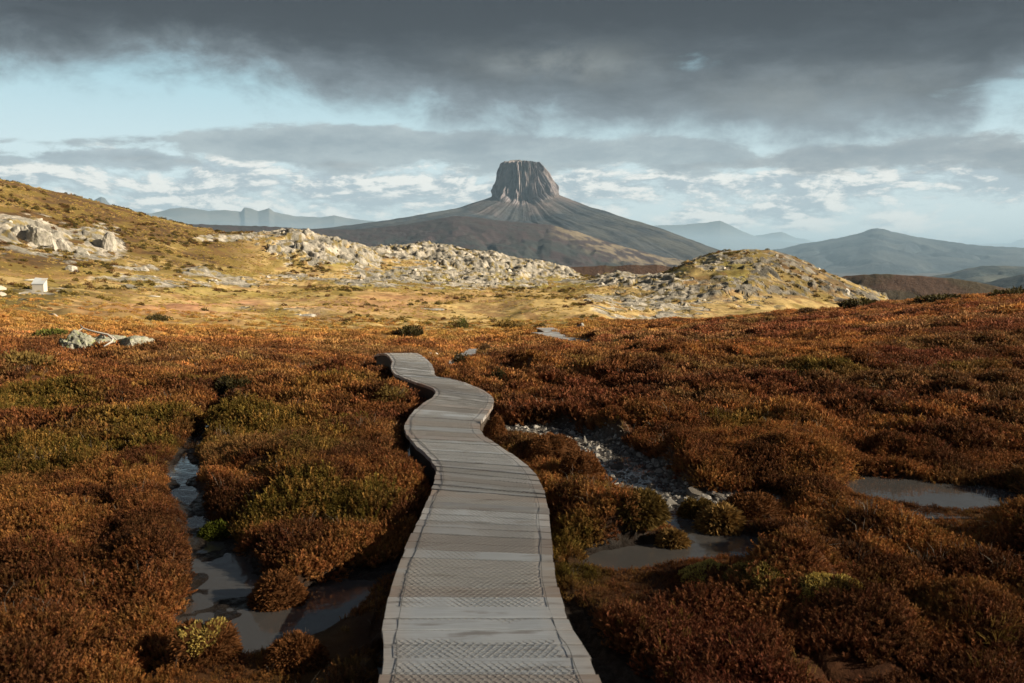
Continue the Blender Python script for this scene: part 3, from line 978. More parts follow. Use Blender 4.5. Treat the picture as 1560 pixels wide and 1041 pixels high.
def mountain():
    K = 900
    th = np.arange(K) / K * 2 * math.pi                      # 0 right, -90deg toward the camera
    prof = {0: [(66, 534), (94, 508), (132, 462), (168, 408), (206, 350), (394, 274), (624, 198), (777, 150), (1064, 38), (1400, -70), (2200, -190)],
            90: [(110, 530), (120, 480), (135, 400), (160, 330), (350, 240), (600, 170), (900, 110), (1100, 60), (1400, 0), (1900, -90), (2600, -190)],
            180: [(104, 536), (120, 500), (130, 450), (150, 396), (176, 344), (371, 277), (754, 210), (1022, 170), (1500, 120), (2200, 20), (3000, -190)],
            270: [(108, 532), (116, 480), (128, 400), (150, 312), (230, 285), (420, 205), (640, 165), (900, 120), (1200, 40), (1500, -60), (2000, -190)]}
    M = 10
    arr = np.array([prof[0], prof[90], prof[180], prof[270]], float)
    q = th / (math.pi / 2); i = np.floor(q).astype(int) % 4; f = q - np.floor(q); f = f * f * (3 - 2 * f)
    ctrl = arr[i] * (1 - f)[:, None, None] + arr[(i + 1) % 4] * f[:, None, None]       # K, 11, 2
    # resample rows
    tt = np.concatenate([np.linspace(0, 4, 60), 4 + 6 * np.linspace(0, 1, 120)[1:] ** 1.3])
    i0 = np.minimum(tt.astype(int), 9); fr = (tt - i0)[None, :, None]
    P_ = ctrl[:, i0] * (1 - fr) + ctrl[:, i0 + 1] * fr                                   # K, rows, 2
    rad, z = P_[..., 0], P_[..., 1]
    cliff = sst(tt, 4.3, 3.1)[None, :]
    an = th[:, None]
    ux, uy = np.cos(an) + 0 * rad, np.sin(an) + 0 * rad
    # columnar buttresses
    b1 = fbm(ux * 5.2 + 3, uy * 5.2, z * 0.0035, oct=3, seed=91); b2 = fbm(ux * 15, uy * 15 + 5, z * 0.006, oct=3, seed=92); b3 = fbm(ux * 42, uy * 42, z * 0.012, oct=2, seed=93)
    b1 = 1 - np.abs(b1 * 2 - 1) * 2; b2r = 1 - np.abs(b2 * 2 - 1) * 2.2
    rad = rad + cliff * (44 * (b1 - 0.5) + 20 * (b2r - .5) + 10 * (b3 - .5))
    ledge = fbm(ux * 7, uy * 7, z * 0.02, oct=2, seed=94)
    rad = rad + cliff * 34 * (ledge - .5)
    z = z + cliff * 9 * (fbm(ux * 9, uy * 9, oct=3, seed=95) - .5) * 2
    x = rad * ux; y = rad * uy
    fl = (1 - cliff)
    gul = fbm(np.cos(an) * 9 + 0 * rad, np.sin(an) * 9 + rad / 900, oct=4, seed=96)
    dec = np.clip((rad - 170) / 300, 0, 1) * np.clip((2300 - rad) / 800, 0, 1)
    z = z + fl * (42 * (gul - .5) * dec + 8 * (fbm(x / 60, y / 60, oct=4, seed=97) - .5))
    z = z - 34 * np.exp(-((x + 15) / 85) ** 2 - ((y + 380) / 150) ** 2)                  # hollow below the front face
    wx, wy = x + MC[0], y + MC[1]
    px, py = pix(wx, wy, z)
    n = fbm(x / 45, y / 45, z / 45, oct=4, seed=98); n2 = fbm(x / 160, y / 160, oct=3, seed=99); st = fbm(ux * 60, uy * 60, z * .01, oct=3, seed=100)
    rockc = lerp(np.broadcast_to(np.array([0.175, 0.158, 0.172]), n.shape + (3,)), np.array([0.085, 0.080, 0.092]), sst(st, .42, .6))
    rockc = lerp(rockc, np.array([0.225, 0.198, 0.198]), 0.7 * sst(n, 0.5, 0.62))
    tal = lerp(np.broadcast_to(np.array([0.115, 0.096, 0.095]), n.shape + (3,)), np.array([0.072, 0.064, 0.066]), sst(n, .42, .58))
    fo = lerp(np.broadcast_to(np.array([0.022, 0.030, 0.042]), n.shape + (3,)), np.array([0.044, 0.050, 0.056]), sst(n, .40, .6))
    tk = sst(rad + 160 * (n2 - .5) * 2, 420, 250)
    tk = tk * (1 - 0.9 * np.exp(-((px - 782) / 24) ** 4 - ((py - 328) / 16) ** 4))
    c_ = lerp(fo, tal, tk)
    c_ = lerp(c_, rockc, sst(cliff + .5 * (n - .5), .25, .6) + 0 * rad)
    c_ = lerp(c_, np.array([0.085, 0.088, 0.080]), 0.5 * sst(px + 1.0 * (py - 340), 850, 960) * sst(n2, 0.42, 0.6) * (1 - cliff))  # light on the right flank, painted as a paler tone
    v = np.stack([wx, wy, z], -1).transpose(1, 0, 2).reshape(-1, 3)                       # rows, K
    cc = c_.transpose(1, 0, 2).reshape(-1, 3)
    rows = len(tt)
    # summit plateau
    tops = []
    for s in (0.85, 0.65, 0.4, 0.15):
        xx = MC[0] + s * x[:, 0]; yy = MC[1] + s * y[:, 0]
        zt = z[:, 0] * 0 + 534 + 26 * (fbm(xx / 30, yy / 30, oct=3, seed=101) - .45) + 6 * (1 - s)
        tops.append(np.stack([xx, yy, zt], 1))
    v = np.vstack([np.vstack(tops[::-1]), v]); cc = np.vstack([np.tile([[0.13, 0.115, 0.105]], (4 * K, 1)), cc])
    q = grid_quads(rows + 4, K, True)
    me = mesh_np("mountain", v, q[:, ::-1], [[0, 0, 0]][:0] or None, True, {'col': cc})
    return me


mm = mat_vc("mountain", 0.03, 0.05, 6.0, 0.95, 0.35)
obj("mountain", mountain(), mm, kind='structure')

# ------------------------------------------------------------------ haze and shading clouds
hz_m, t = new_mat("haze")
vo = t.n('ShaderNodeVolumePrincipled')
vo.inputs['Color'].default_value = (0.46, 0.71, 1.0, 1)
vo.inputs['Density'].default_value = 4.2e-5
vo.inputs['Anisotropy'].default_value = 0.0
t.link(vo.outputs[0], t.n('ShaderNodeOutputMaterial').inputs['Volume'])
b = MB(); b.box(0, 0, 312, 184000, 184000, 1020)
obj("haze", b.mesh("haze", False), hz_m, kind='stuff')


def shade_cloud(name, gx_, gy_, sx, sy, alt, thick, dens, seed):
    """a cloud added out of view whose shadow falls round (gx_, gy_)"""
    k = alt / TO_SUN.z
    cx, cy, cz = gx_ + TO_SUN.x * k, gy_ + TO_SUN.y * k, alt
    n = 90
    th = np.arange(n) / n * 2 * math.pi; ph = np.linspace(0.02, math.pi - 0.02, 40)
    T_, P_ = np.meshgrid(th, ph, indexing='xy')
    ux, uy, uz = np.sin(P_) * np.cos(T_), np.sin(P_) * np.sin(T_), np.cos(P_)
    f = 0.80 + 0.45 * (fbm(ux * 2.2 + seed, uy * 2.2, uz * 2.2, oct=4, seed=seed) - .5) * 2
    sq = (np.abs(ux) ** 4 + np.abs(uy) ** 4 + 1e-6) ** -0.25 * np.hypot(ux, uy)
    x = cx + sx * ux * f * sq; y = cy + sy * uy * f * sq; z = cz + thick * uz * (0.8 + 0.6 * f)
    me_ = mesh_np(name, np.stack([x.ravel(), y.ravel(), z.ravel()], 1), grid_quads(40, n, True), None, True)
    m_, t_ = new_mat(name)
    v_ = t_.n('ShaderNodeVolumePrincipled')
    v_.inputs['Color'].default_value = (0.9, 0.92, 0.95, 1)
    v_.inputs['Density'].default_value = dens
    t_.link(v_.outputs[0], t_.n('ShaderNodeOutputMaterial').inputs['Volume'])
    return obj(name, me_, m_, kind='stuff')


shade_cloud("shade_cloud", 0, -437.5, 900, 500, 1150, 60, 0.00045, 3)          # unseen, added to darken the near heath

# ------------------------------------------------------------------ water
wm, t = new_mat("bog_water")
P = pos(t)
wn = t.noise(P, 9.0, 4, 0.5)
finish(wm, t, (0.12, 0.118, 0.118), 0.05, wn, 0.006, 0.5, 1.0)

def sheet(name, px0, py0, px1, py1, z, mat):
    c4 = [gp(px0, py1, z), gp(px1, py1, z), gp(px1, py0, z), gp(px0, py0, z)]
    return obj(name, mesh_np(name, c4, [[0, 1, 2, 3]]), mat, kind='structure')


sheet("stream", 205, 590, 640, 1065, WATER_Z, wm)
sheet("stream", 745, 640, 1225, 905, WATER_Z, wm)
sheet("pond", 1270, 722, 1555, 790, -0.205, wm)
sheet("pool", 808, 583, 872, 602, WATER_Z, wm)
sheet("pool", 1265, 680, 1335, 696, WATER_Z, wm)

# ------------------------------------------------------------------ boardwalk
wood, t = new_mat("weathered_plank")
P = pos(t)
ca = attr(t, 'col').outputs['Color']
mp = t.n('ShaderNodeMapping'); mp.inputs['Scale'].default_value = (5.0, 90.0, 30.0); t.link(P, mp.inputs[0])
grain = t.noise(mp.outputs[0], 1.0, 6, 0.65)
mp2 = t.n('ShaderNodeMapping'); mp2.inputs['Scale'].default_value = (1.6, 9.0, 9.0); t.link(P, mp2.inputs[0])
blot = t.noise(mp2.outputs[0], 1.3, 6, 0.6)
g = t.m('MULTIPLY_ADD', grain, 0.8, 0.6)
col = t.mul(ca, t.xyz(g, g, g))
col = t.mix(t.m('MULTIPLY', t.step(blot, 0.56, 0.66), 0.55), col, (0.48, 0.52, 0.56))
col = t.mix(t.m('MULTIPLY', t.step(blot, 0.44, 0.34), 0.55), col, (0.16, 0.118, 0.092))
finish(wood, t, col, t.m('MULTIPLY_ADD', blot, 0.3, 0.30), grain, 0.003, 0.7, 0.6)
timber, t = new_mat("dark_timber")
finish(timber, t, t.mix(t.noise(pos(t), 12, 6, 0.6), (0.05, 0.04, 0.033), (0.14, 0.115, 0.095)), 0.8, t.noise(pos(t), 40, 4, 0.6), 0.005)
wire_m, t = new_mat("galvanised_wire")
finish(wire_m, t, t.mix(t.noise(pos(t), 30, 3), (0.36, 0.36, 0.36), (0.52, 0.52, 0.52)), 0.5, Metallic=0.5)
edge_m, t = new_mat("dark_wire")
finish(edge_m, t, (0.14, 0.145, 0.15), 0.5, Metallic=0.4)

PL = [np.array(v) for v in ((.26, .265, .27), (.22, .215, .21), (.32, .33, .34), (.19, .165, .15), (.25, .21, .185), (.21, .205, .205), (.28, .265, .25), (.37, .385, .40), (.235, .23, .23))]


def planks(L, Rr, width, gap, thick, seed, jit=0.0035, dim=1.0):
    C = (L + Rr) / 2
    S = np.concatenate([[0], np.cumsum(np.linalg.norm(np.diff(C, axis=0), axis=1))])
    V, Q, K, n = [], [], [], 0
    rg = np.random.default_rng(seed)
    s = 0.0
    at_ = lambda A, q: np.array([np.interp(q, S, A[:, k]) for k in range(3)])
    prev = None
    while s + width < S[-1]:
        wv = width * rg.uniform(0.94, 1.04)
        a0, a1 = at_(L, s + gap / 2), at_(L, s + wv - gap / 2)
        b0, b1 = at_(Rr, s + gap / 2), at_(Rr, s + wv - gap / 2)
        d0 = (b0 - a0) / np.linalg.norm(b0 - a0)
        ja, jb = rg.normal(0, jit, 2)
        a0 = a0 - d0 * ja; a1 = a1 - d0 * ja; b0 = b0 + d0 * jb; b1 = b1 + d0 * jb
        dz = rg.normal(0, 0.0022); tl = rg.normal(0, 0.0022)
        up = lambda p_, q: p_ + np.array([0, 0, dz + q])
        m = 6
        for k in range(m + 1):
            f = k / m
            w_ = 0.0015 * math.sin(f * 3.14) * rg.normal()
            lo = a0 + (b0 - a0) * f; hi = a1 + (b1 - a1) * f
            e_ = (hi - lo) * 0.035
            V += [up(lo, -thick), up(lo, -0.003 + tl), up(lo + e_, tl + w_), up(hi - e_, -tl + w_), up(hi, -0.003 - tl), up(hi, -thick)]
        for k in range(m):
            for j in range(6):
                Q.append([n + 6 * k + j, n + 6 * k + (j + 1) % 6, n + 6 * (k + 1) + (j + 1) % 6, n + 6 * (k + 1) + j])
        Q += [[n, n + 1, n + 4, n + 5], [n + 1, n + 2, n + 3, n + 4]]
        q = n + 6 * m
        Q += [[q + 5, q + 4, q + 1, q], [q + 4, q + 3, q + 2, q + 1]]
        n += 6 * (m + 1)
        base = (PL[rg.integers(len(PL))] * .8 + np.array([.255, .25, .245]) * .2) * rg.uniform(0.85, 1.15) * np.array([.93, .985, 1.06]) * dim * 1.65
        if prev is not None and rg.random() < 0.45:
            base = prev
        prev = base
        warm = np.array([1.02, 0.90, 0.80])
        for k in range(m + 1):
            e_ = 1.0 if k in (0, m) else 0.0
            K += [base * (1 + (warm - 1) * e_)] * 6
        s += wv
    return mesh_np("deck", V, np.array(Q)[:, ::-1], None, False, {'col': np.array(K)})


def beam(L, Rr, f, wd, top, bot, name):
    """stringer that follows the deck at fraction f of its width"""
    C = L + (Rr - L) * f
    d = np.gradient(C[:, :2], axis=0); d /= np.linalg.norm(d, axis=1)[:, None]
    nn = np.column_stack([-d[:, 1], d[:, 0], np.zeros(len(d))]) * wd / 2
    V = np.stack([C + nn + [0, 0, top], C + nn + [0, 0, bot], C - nn + [0, 0, bot], C - nn + [0, 0, top]], 1).reshape(-1, 3)
    return mesh_np(name, V, np.vstack([grid_quads(len(C), 4, True), [[3, 2, 1, 0]], [[len(V) - 4, len(V) - 3, len(V) - 2, len(V) - 1]]]), None, False)


bw = empty("boardwalk", (0, 3, 0), label="long grey plank boardwalk winding away through the russet heath, covered in wire netting", category="boardwalk")


def child(name, me, mat, parent, **kw):
    o = obj(name, me, mat, **kw)
    o.parent = parent
    o.matrix_parent_inverse = Matrix.Translation(-Vector(parent.location)) if parent.rotation_euler.z == 0 else parent.matrix_world.inverted()
    return o


child("deck", planks(DL, DR, 0.135, 0.008, 0.038, 5), wood, bw)
sub = np.linspace(0, NS - 1, 160).astype(int)
for f_ in (0.10, 0.90):
    child("side_beam", beam(DL[sub], DR[sub], f_, 0.05, -0.041, -0.24, "side_beam"), timber, bw)

# netting: hexagonal wire laid over the planks
def netting():
    a, h = 0.034, 0.025                       # cell across, half pitch along
    m0, m1 = 0.062, 0.075
    s_end = float(np.interp(15.2, DC[:, 1], DS)); s_beg = float(np.interp(2.6, DC[:, 1], DS))
    rows = int((s_end - s_beg) / h)
    segs = []
    for i in range(rows):
        s = s_beg + i * h
        wd = 2 * float(np.interp(s, DS, DHW))
        nc = int((wd - m0 - m1) / a)
        off = (i % 2) * a / 2
        for j in range(nc):
            u = m0 + off + j * a
            segs.append((s, u, s + h * 0.45, u))
            segs.append((s + h * 0.45, u, s + h, u + a / 2))
            segs.append((s + h * 0.45, u, s + h, u - a / 2))
    sg = np.array(segs)
    rg = np.random.default_rng(3)
    sg += 0.0015 * (np.stack([vnoise(sg[:, 0] * 400 + k, sg[:, 1] * 400, seed=k) for k in range(4)], 1) - .5) * 0

    def to(s, u):
        wd = 2 * np.interp(s, DS, DHW)
        f = u / wd
        L_ = np.stack([np.interp(s, DS, DL[:, k]) for k in range(3)], 1); R_ = np.stack([np.interp(s, DS, DR[:, k]) for k in range(3)], 1)
        p_ = L_ + (R_ - L_) * f[:, None]
        lump = 0.004 * np.maximum(0, fbm(s * 2.1, u * 4, oct=3, seed=9) - 0.5) * 2
        p_[:, 2] += 0.0022 + lump
        return p_
    A, B = to(sg[:, 0], sg[:, 1]), to(sg[:, 2], sg[:, 3])
    d = B - A; d[:, 2] = 0; d /= np.linalg.norm(d, axis=1)[:, None]
    n = np.stack([-d[:, 1], d[:, 0], np.zeros(len(d))], 1) * 0.0009
    z = np.array([0, 0, 0.0010])
    V = np.stack([A + n - z, A + z, A - n - z, B + n - z, B + z, B - n - z], 1).reshape(-1, 3)
    k = np.arange(len(A))[:, None, None] * 6
    Q = (np.array([[0, 1, 4, 3], [1, 2, 5, 4], [2, 0, 3, 5]])[None] + k).reshape(-1, 4)
    return mesh_np("wire_netting", V, Q, None, True)


child("wire_netting", netting(), wire_m, bw)
for side, ins in ((0, 0.062), (1, 0.072)):
    A, B = (DL, DR) if side == 0 else (DR, DL)
    idx = np.where((DC[:, 1] > 2.4) & (DC[:, 1] < 15.2))[0][::4]
    u = (B[idx] - A[idx]); u /= np.linalg.norm(u, axis=1)[:, None]
    s_ = DS[idx]
    wob = ins + 0.022 * (fbm(s_ * 2.2, s_ * 0, oct=3, seed=60 + side) - .5) * 2
    p_ = A[idx] + u * wob[:, None]
    p_[:, 2] += 0.006
    mb_ = MB(); mb_.tube(p_, 0.0016, 5)
    child("edge_wire", mb_.mesh("edge_wire"), edge_m, bw)


def far_boardwalk(course, width, label, seed, lift=0.12):
    p_ = np.array([at(*q) for q in course])
    p_ = spline(p_, 60)
    g_ = H(p_[:, 0], p_[:, 1]) + lift
    p_[:, 2] = np.maximum(p_[:, 2], 0 * g_ - 99)
    d = np.gradient(p_[:, :2], axis=0); d /= np.linalg.norm(d, axis=1)[:, None]
    nn = np.column_stack([-d[:, 1], d[:, 0], np.zeros(len(d))]) * width / 2
    L_, R_ = p_ + nn, p_ - nn
    root = empty("boardwalk", p_[0], label=label, category="boardwalk")
    bpy.context.view_layer.update()
    child("deck", planks(L_, R_, 0.14, 0.006, 0.04, seed, dim=0.72), wood, root)
    for f_ in (0.1, 0.9):
        child("side_beam", beam(L_, R_, f_, 0.06, -0.043, -0.6, "side_beam"), timber, root)
    return p_


BW2 = far_boardwalk(SEG2, 0.62, "short stretch of grey boardwalk turning right just past the crest of the near path", 31)
BW3 = far_boardwalk(SEG3, 0.85, "distant boardwalk stretch slanting across the slope below the small boulder", 32)
BW4 = far_boardwalk(SEG4, 0.85, "farthest short boardwalk stretch, running up beside a dark shrub", 33)

# ------------------------------------------------------------------ vegetation: prototypes scattered as uncountable ground cover
def leaf_mat(name, rough=0.8, trans=0.22):
    m, t = new_mat(name)
    tint = attr(t, 'tint', True).outputs['Color']
    h = attr(t, 'h').outputs['Fac']
    v = attr(t, 'v').outputs['Fac']
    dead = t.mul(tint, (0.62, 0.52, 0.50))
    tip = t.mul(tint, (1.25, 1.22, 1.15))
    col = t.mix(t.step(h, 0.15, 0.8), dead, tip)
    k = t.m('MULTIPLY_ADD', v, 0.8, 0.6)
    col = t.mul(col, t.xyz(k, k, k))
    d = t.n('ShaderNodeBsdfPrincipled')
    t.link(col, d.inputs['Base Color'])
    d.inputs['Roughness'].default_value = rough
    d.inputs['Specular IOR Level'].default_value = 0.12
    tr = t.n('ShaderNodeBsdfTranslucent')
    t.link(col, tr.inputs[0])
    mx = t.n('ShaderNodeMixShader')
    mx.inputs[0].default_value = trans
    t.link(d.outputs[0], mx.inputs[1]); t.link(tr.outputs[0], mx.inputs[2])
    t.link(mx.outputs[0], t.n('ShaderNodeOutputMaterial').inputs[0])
    return m


def blade_set(V, Q, Hh, Vv, base, tip, width, side, h0, h1, v, mid=None):
    """one leaf: two quads bent at the middle"""
    n = len(V)
    s = side * width / 2
    mid = (base + tip) / 2 + np.array([0, 0, 0.12]) * np.linalg.norm(tip - base) if mid is None else mid
    V += [base - s * .5, base + s * .5, mid + s, mid - s, tip + s * .18, tip - s * .18]
    Q += [[n, n + 1, n + 2, n + 3], [n + 3, n + 2, n + 4, n + 5]]
    Hh += [h0, h0, (h0 + h1) / 2, (h0 + h1) / 2, h1, h1]
    Vv += [v] * 6


def tuft(name, seed, rad, hmin, hmax, stems, nodes, per, ll, lw, lean=0.55, stem_w=0.0025):
    rg = np.random.default_rng(seed)
    V, Q, Hh, Vv = [], [], [], []
    for s in range(stems):
        a = rg.uniform(0, 6.283); q = rad * math.sqrt(rg.random())
        b = np.array([q * math.cos(a), q * math.sin(a), -0.02])
        L = rg.uniform(hmin, hmax) * (1 - 0.35 * (q / rad) ** 2)
        a2 = a + rg.normal(0, 0.6); le = lean * (q / rad) * rg.uniform(.5, 1.2) + rg.uniform(0, .15)
        d = np.array([math.cos(a2) * le, math.sin(a2) * le, 1.0]); d /= np.linalg.norm(d)
        tip = b + d * (L + 0.02)
        sv = rg.random()
        side = np.cross(d, [rg.normal(), rg.normal(), .1]); side /= np.linalg.norm(side)
        if stem_w:
            blade_set(V, Q, Hh, Vv, b, tip, stem_w, side, 0, .6, sv, (b + tip) / 2)
        for k in range(nodes):
            f = 0.30 + 0.70 * (k + rg.random() * .6) / nodes
            p_ = b + (tip - b) * min(f, 1)
            for j in range(per):
                t_ = rg.uniform(0, 6.283)
                o = np.array([math.cos(t_), math.sin(t_), rg.uniform(.6, 1.9)]); o /= np.linalg.norm(o)
                l = ll * rg.uniform(.7, 1.3) * (1.15 - 0.4 * f)
                sd = np.cross(o, [0, 0, 1]); sd = sd / (np.linalg.norm(sd) + 1e-6)
                blade_set(V, Q, Hh, Vv, p_, p_ + o * l, lw, sd, min(f, 1) * .9, min(f + .15, 1), np.clip(sv + rg.normal(0, .2), 0, 1))
    return mesh_np(name, np.array(V), Q, None, False, {'h': np.array(Hh), 'v': np.array(Vv)})


def grass(name, seed, n, hmin, hmax, w_, rad=0.03, lean=0.6):
    rg = np.random.default_rng(seed)
    V, Q, Hh, Vv = [], [], [], []
    for s in range(n):
        a = rg.uniform(0, 6.283); q = rad * math.sqrt(rg.random())
        b = np.array([q * math.cos(a), q * math.sin(a), -0.01]); L = rg.uniform(hmin, hmax)
        le = lean * rg.uniform(.1, 1.1); a2 = a + rg.normal(0, .5)
        m_ = b + np.array([math.cos(a2) * le * .35, math.sin(a2) * le * .35, .62]) * L
        tp = b + np.array([math.cos(a2) * le, math.sin(a2) * le, .95 - .3 * le]) * L
        sd = np.array([-math.sin(a2), math.cos(a2), 0])
        blade_set(V, Q, Hh, Vv, b, tp, w_, sd, 0, 1, rg.random(), m_)
    return mesh_np(name, np.array(V), Q, None, False, {'h': np.array(Hh), 'v': np.array(Vv)})


def clump(name, seed, rad, hgt, n, ll, lw):
    """a rounded clump of foliage seen from afar: many small leaves spread through a lumpy dome"""
    rg = np.random.default_rng(seed)
    V, Q, Hh, Vv = [], [], [], []
    lobes = [(rg.uniform(-.45, .45) * rad, rg.uniform(-.45, .45) * rad, rg.uniform(.45, .75) * rad, rg.uniform(.6, 1.0) * hgt, rg.random()) for _ in range(5)]
    for s in range(n):
        lx, ly, lr, lh, lv = lobes[rg.integers(5)]
        a = rg.uniform(0, 6.283); u = rg.random() ** .5; el = rg.uniform(0, 1)
        q = lr * math.sqrt(max(0, 1 - el * el)) * (0.6 + .4 * u)
        p_ = np.array([lx + q * math.cos(a), ly + q * math.sin(a), lh * el * (0.6 + .4 * u)])
        o = np.array([math.cos(a), math.sin(a), .4 + el]) + rg.normal(0, .5, 3); o /= np.linalg.norm(o)
        sd = np.cross(o, rg.normal(0, 1, 3)); sd /= np.linalg.norm(sd)
        blade_set(V, Q, Hh, Vv, p_, p_ + o * ll * rg.uniform(.6, 1.4), lw, sd, el * .8, min(1, el + .2), np.clip(lv * .6 + rg.random() * .4, 0, 1))
    return mesh_np(name, np.array(V), Q, None, False, {'h': np.array(Hh), 'v': np.array(Vv)})


def ico(sub):
    import bmesh
    bm = bmesh.new()
    bmesh.ops.create_icosphere(bm, subdivisions=sub, radius=1.0)
    bm.verts.ensure_lookup_table()
    v = np.array([p_.co[:] for p_ in bm.verts]); f = np.array([[q.index for q in p_.verts] for p_ in bm.faces])
    bm.free()
    return v, f


ICO = {k: ico(k) for k in (2, 3, 4, 5)}


def rock_shape(seed, sub=3, sx=1, sy=1, sz=.7, cuts=12, rough=.06, low=.45):
    rg = np.random.default_rng(seed)
    v, f = ICO[sub]
    v = v.copy()
    for _ in range(cuts):
        n = rg.normal(0, 1, 3); n[2] *= .8; n /= np.linalg.norm(n)
        d = rg.uniform(.45, .85)
        k = v @ n - d
        v = v - np.maximum(k, 0)[:, None] * n * .95
    nn = fbm(v[:, 0] * 2.3 + seed, v[:, 1] * 2.3, v[:, 2] * 2.3, oct=4, seed=seed) - .5
    n2 = np.abs(fbm(v[:, 0] * 4 + seed, v[:, 1] * 4, v[:, 2] * 2, oct=3, seed=seed + 4) - .5)
    v = v * (1 + rough * 3.5 * nn - rough * 2.5 * np.maximum(0, .12 - n2) * 5)[:, None]
    v[:, 2] = np.where(v[:, 2] < -low, -low, v[:, 2])
    return v * [sx, sy, sz], f


def rock_mesh(name, *a, **k):
    v, f = rock_shape(*a, **k)
    return mesh_np(name, v, None, f, False)


leafm = leaf_mat("heath_leaf")
stone_m, t = new_mat("pale_stone")
P = pos(t)
tint = attr(t, 'tint', True).outputs['Color']
n = t.noise(P, 9, 6, .65)
k = t.m('MULTIPLY_ADD', n, .9, .55)
finish(stone_m, t, t.mul(tint, t.xyz(k, k, k)), 0.85, n, 0.02)


def protos(cname, meshes, mat):
    cc = bpy.data.collections.new(cname)
    for i, me in enumerate(meshes):
        me.materials.append(mat)
        cc.objects.link(bpy.data.objects.new(f"{cname}_{i:02d}", me))
    return cc


def scatter(name, cc, p_, nrm, scl, pick, tint, spin=None):
    n = len(p_)
    me = bpy.data.meshes.new(name)
    me.vertices.add(n)
    me.vertices.foreach_set('co', np.asarray(p_, np.float32).ravel())
    g_ = rng.uniform(0, 6.283, n) if spin is None else spin
    mx = nrm[:, 0] * np.cos(g_) + nrm[:, 1] * np.sin(g_); my = -nrm[:, 0] * np.sin(g_) + nrm[:, 1] * np.cos(g_)
    rot = np.stack([-np.arcsin(np.clip(my, -1, 1)), np.arctan2(mx, nrm[:, 2]), g_], 1)
    for k, ty, fld, v in (('rot', 'FLOAT_VECTOR', 'vector', rot), ('scl', 'FLOAT', 'value', scl), ('pick', 'INT', 'value', pick)):
        a = me.attributes.new(k, ty, 'POINT')
        a.data.foreach_set(fld, np.asarray(v, np.int32 if ty == 'INT' else np.float32).ravel())
    a = me.attributes.new('tint', 'FLOAT_COLOR', 'POINT')
    a.data.foreach_set('color', np.concatenate([tint, np.ones((n, 1))], 1).astype(np.float32).ravel())
    o = obj(name, me, None, kind='stuff')
    ng = bpy.data.node_groups.new(name, 'GeometryNodeTree')
    ng.interface.new_socket("Geometry", in_out='INPUT', socket_type='NodeSocketGeometry')
    ng.interface.new_socket("Geometry", in_out='OUTPUT', socket_type='NodeSocketGeometry')
    N = ng.nodes; L = ng.links
    gi, go = N.new('NodeGroupInput'), N.new('NodeGroupOutput')
    ci = N.new('GeometryNodeCollectionInfo')
    ci.inputs['Collection'].default_value = cc
    ci.inputs['Separate Children'].default_value = True
    ci.inputs['Reset Children'].default_value = True
    ip = N.new('GeometryNodeInstanceOnPoints')
    ip.inputs['Pick Instance'].default_value = True

    def na(nm, ty):
        q = N.new('GeometryNodeInputNamedAttribute'); q.data_type = ty
        q.inputs['Name'].default_value = nm
        return q.outputs['Attribute']
    er = N.new('FunctionNodeEulerToRotation')
    L.new(na('rot', 'FLOAT_VECTOR'), er.inputs[0])
    L.new(gi.outputs[0], ip.inputs['Points'])
    L.new(ci.outputs[0], ip.inputs['Instance'])
    L.new(na('pick', 'INT'), ip.inputs['Instance Index'])
    L.new(er.outputs[0], ip.inputs['Rotation'])
    L.new(na('scl', 'FLOAT'), ip.inputs['Scale'])
    L.new(ip.outputs[0], go.inputs[0])
    md = o.modifiers.new("scatter", 'NODES')
    md.node_group = ng
    return o


def sector(n, r0, r1, half=39):
    r = np.sqrt(rng.uniform(r0 * r0, r1 * r1, n)); a = rng.uniform(-R(half), R(half), n)
    return r * np.sin(a), r * np.cos(a)


def normals(x, y, z, eps):
    zx = H(x + eps, y); zy = H(x, y + eps)
    n = np.stack([-(zx - z) / eps, -(zy - z) / eps, np.ones_like(x)], 1)
    return n / np.linalg.norm(n, axis=1)[:, None]


def heath_zone(name, cc, nproto, n, r0, r1, eps, s0, s1, tilt, sink, taller=None, keep=None, colour=None, cdmin=0.02, half=39):
    x, y = sector(n, r0, r1, half)
    z, mud, cd, dd_, rock, zb, low = H(x, y, True)
    ok = (dd_ > 0.03) & (cd > cdmin) & (mud < 0.45)
    x, y, z, cd, dd_, low = x[ok], y[ok], z[ok], cd[ok], dd_[ok], low[ok]
    nn = normals(x, y, z, eps)
    nn = nn * [tilt, tilt, 1]; nn /= np.linalg.norm(nn, axis=1)[:, None]
    jit = rng.normal(0, .12, nn.shape) * [1, 1, 0]
    nn = nn + jit; nn /= np.linalg.norm(nn, axis=1)[:, None]
    c_, k = heath_colour(x, y, np.hypot(x, y))
    c_ = c_ * rng.uniform(.65, 1.35, (len(x), 1)) * rng.uniform(.9, 1.1, (len(x), 3))
    s = rng.uniform(s0, s1, len(x))
    s = s * np.where(dd_ < .12, 0.75, 1.0) * (1 - .62 * low)
    if taller is not None:
        s = s * (1 + taller * k)
    if colour is not None:
        c_, s = colour(x, y, c_, s, k)
    f = (np.ones(len(x), bool) if keep is None else keep(x, y, k, cd, dd_)) & (rng.random(len(x)) > low * (dist_poly(x, y, np.array([at(*q_) for q_ in SEG2])) < .5))
    x, y, z, nn, c_, s = x[f], y[f], z[f], nn[f], c_[f], s[f]
    return scatter(name, cc, np.stack([x, y, z - sink], 1), nn, s, rng.integers(0, nproto, len(x)), c_)


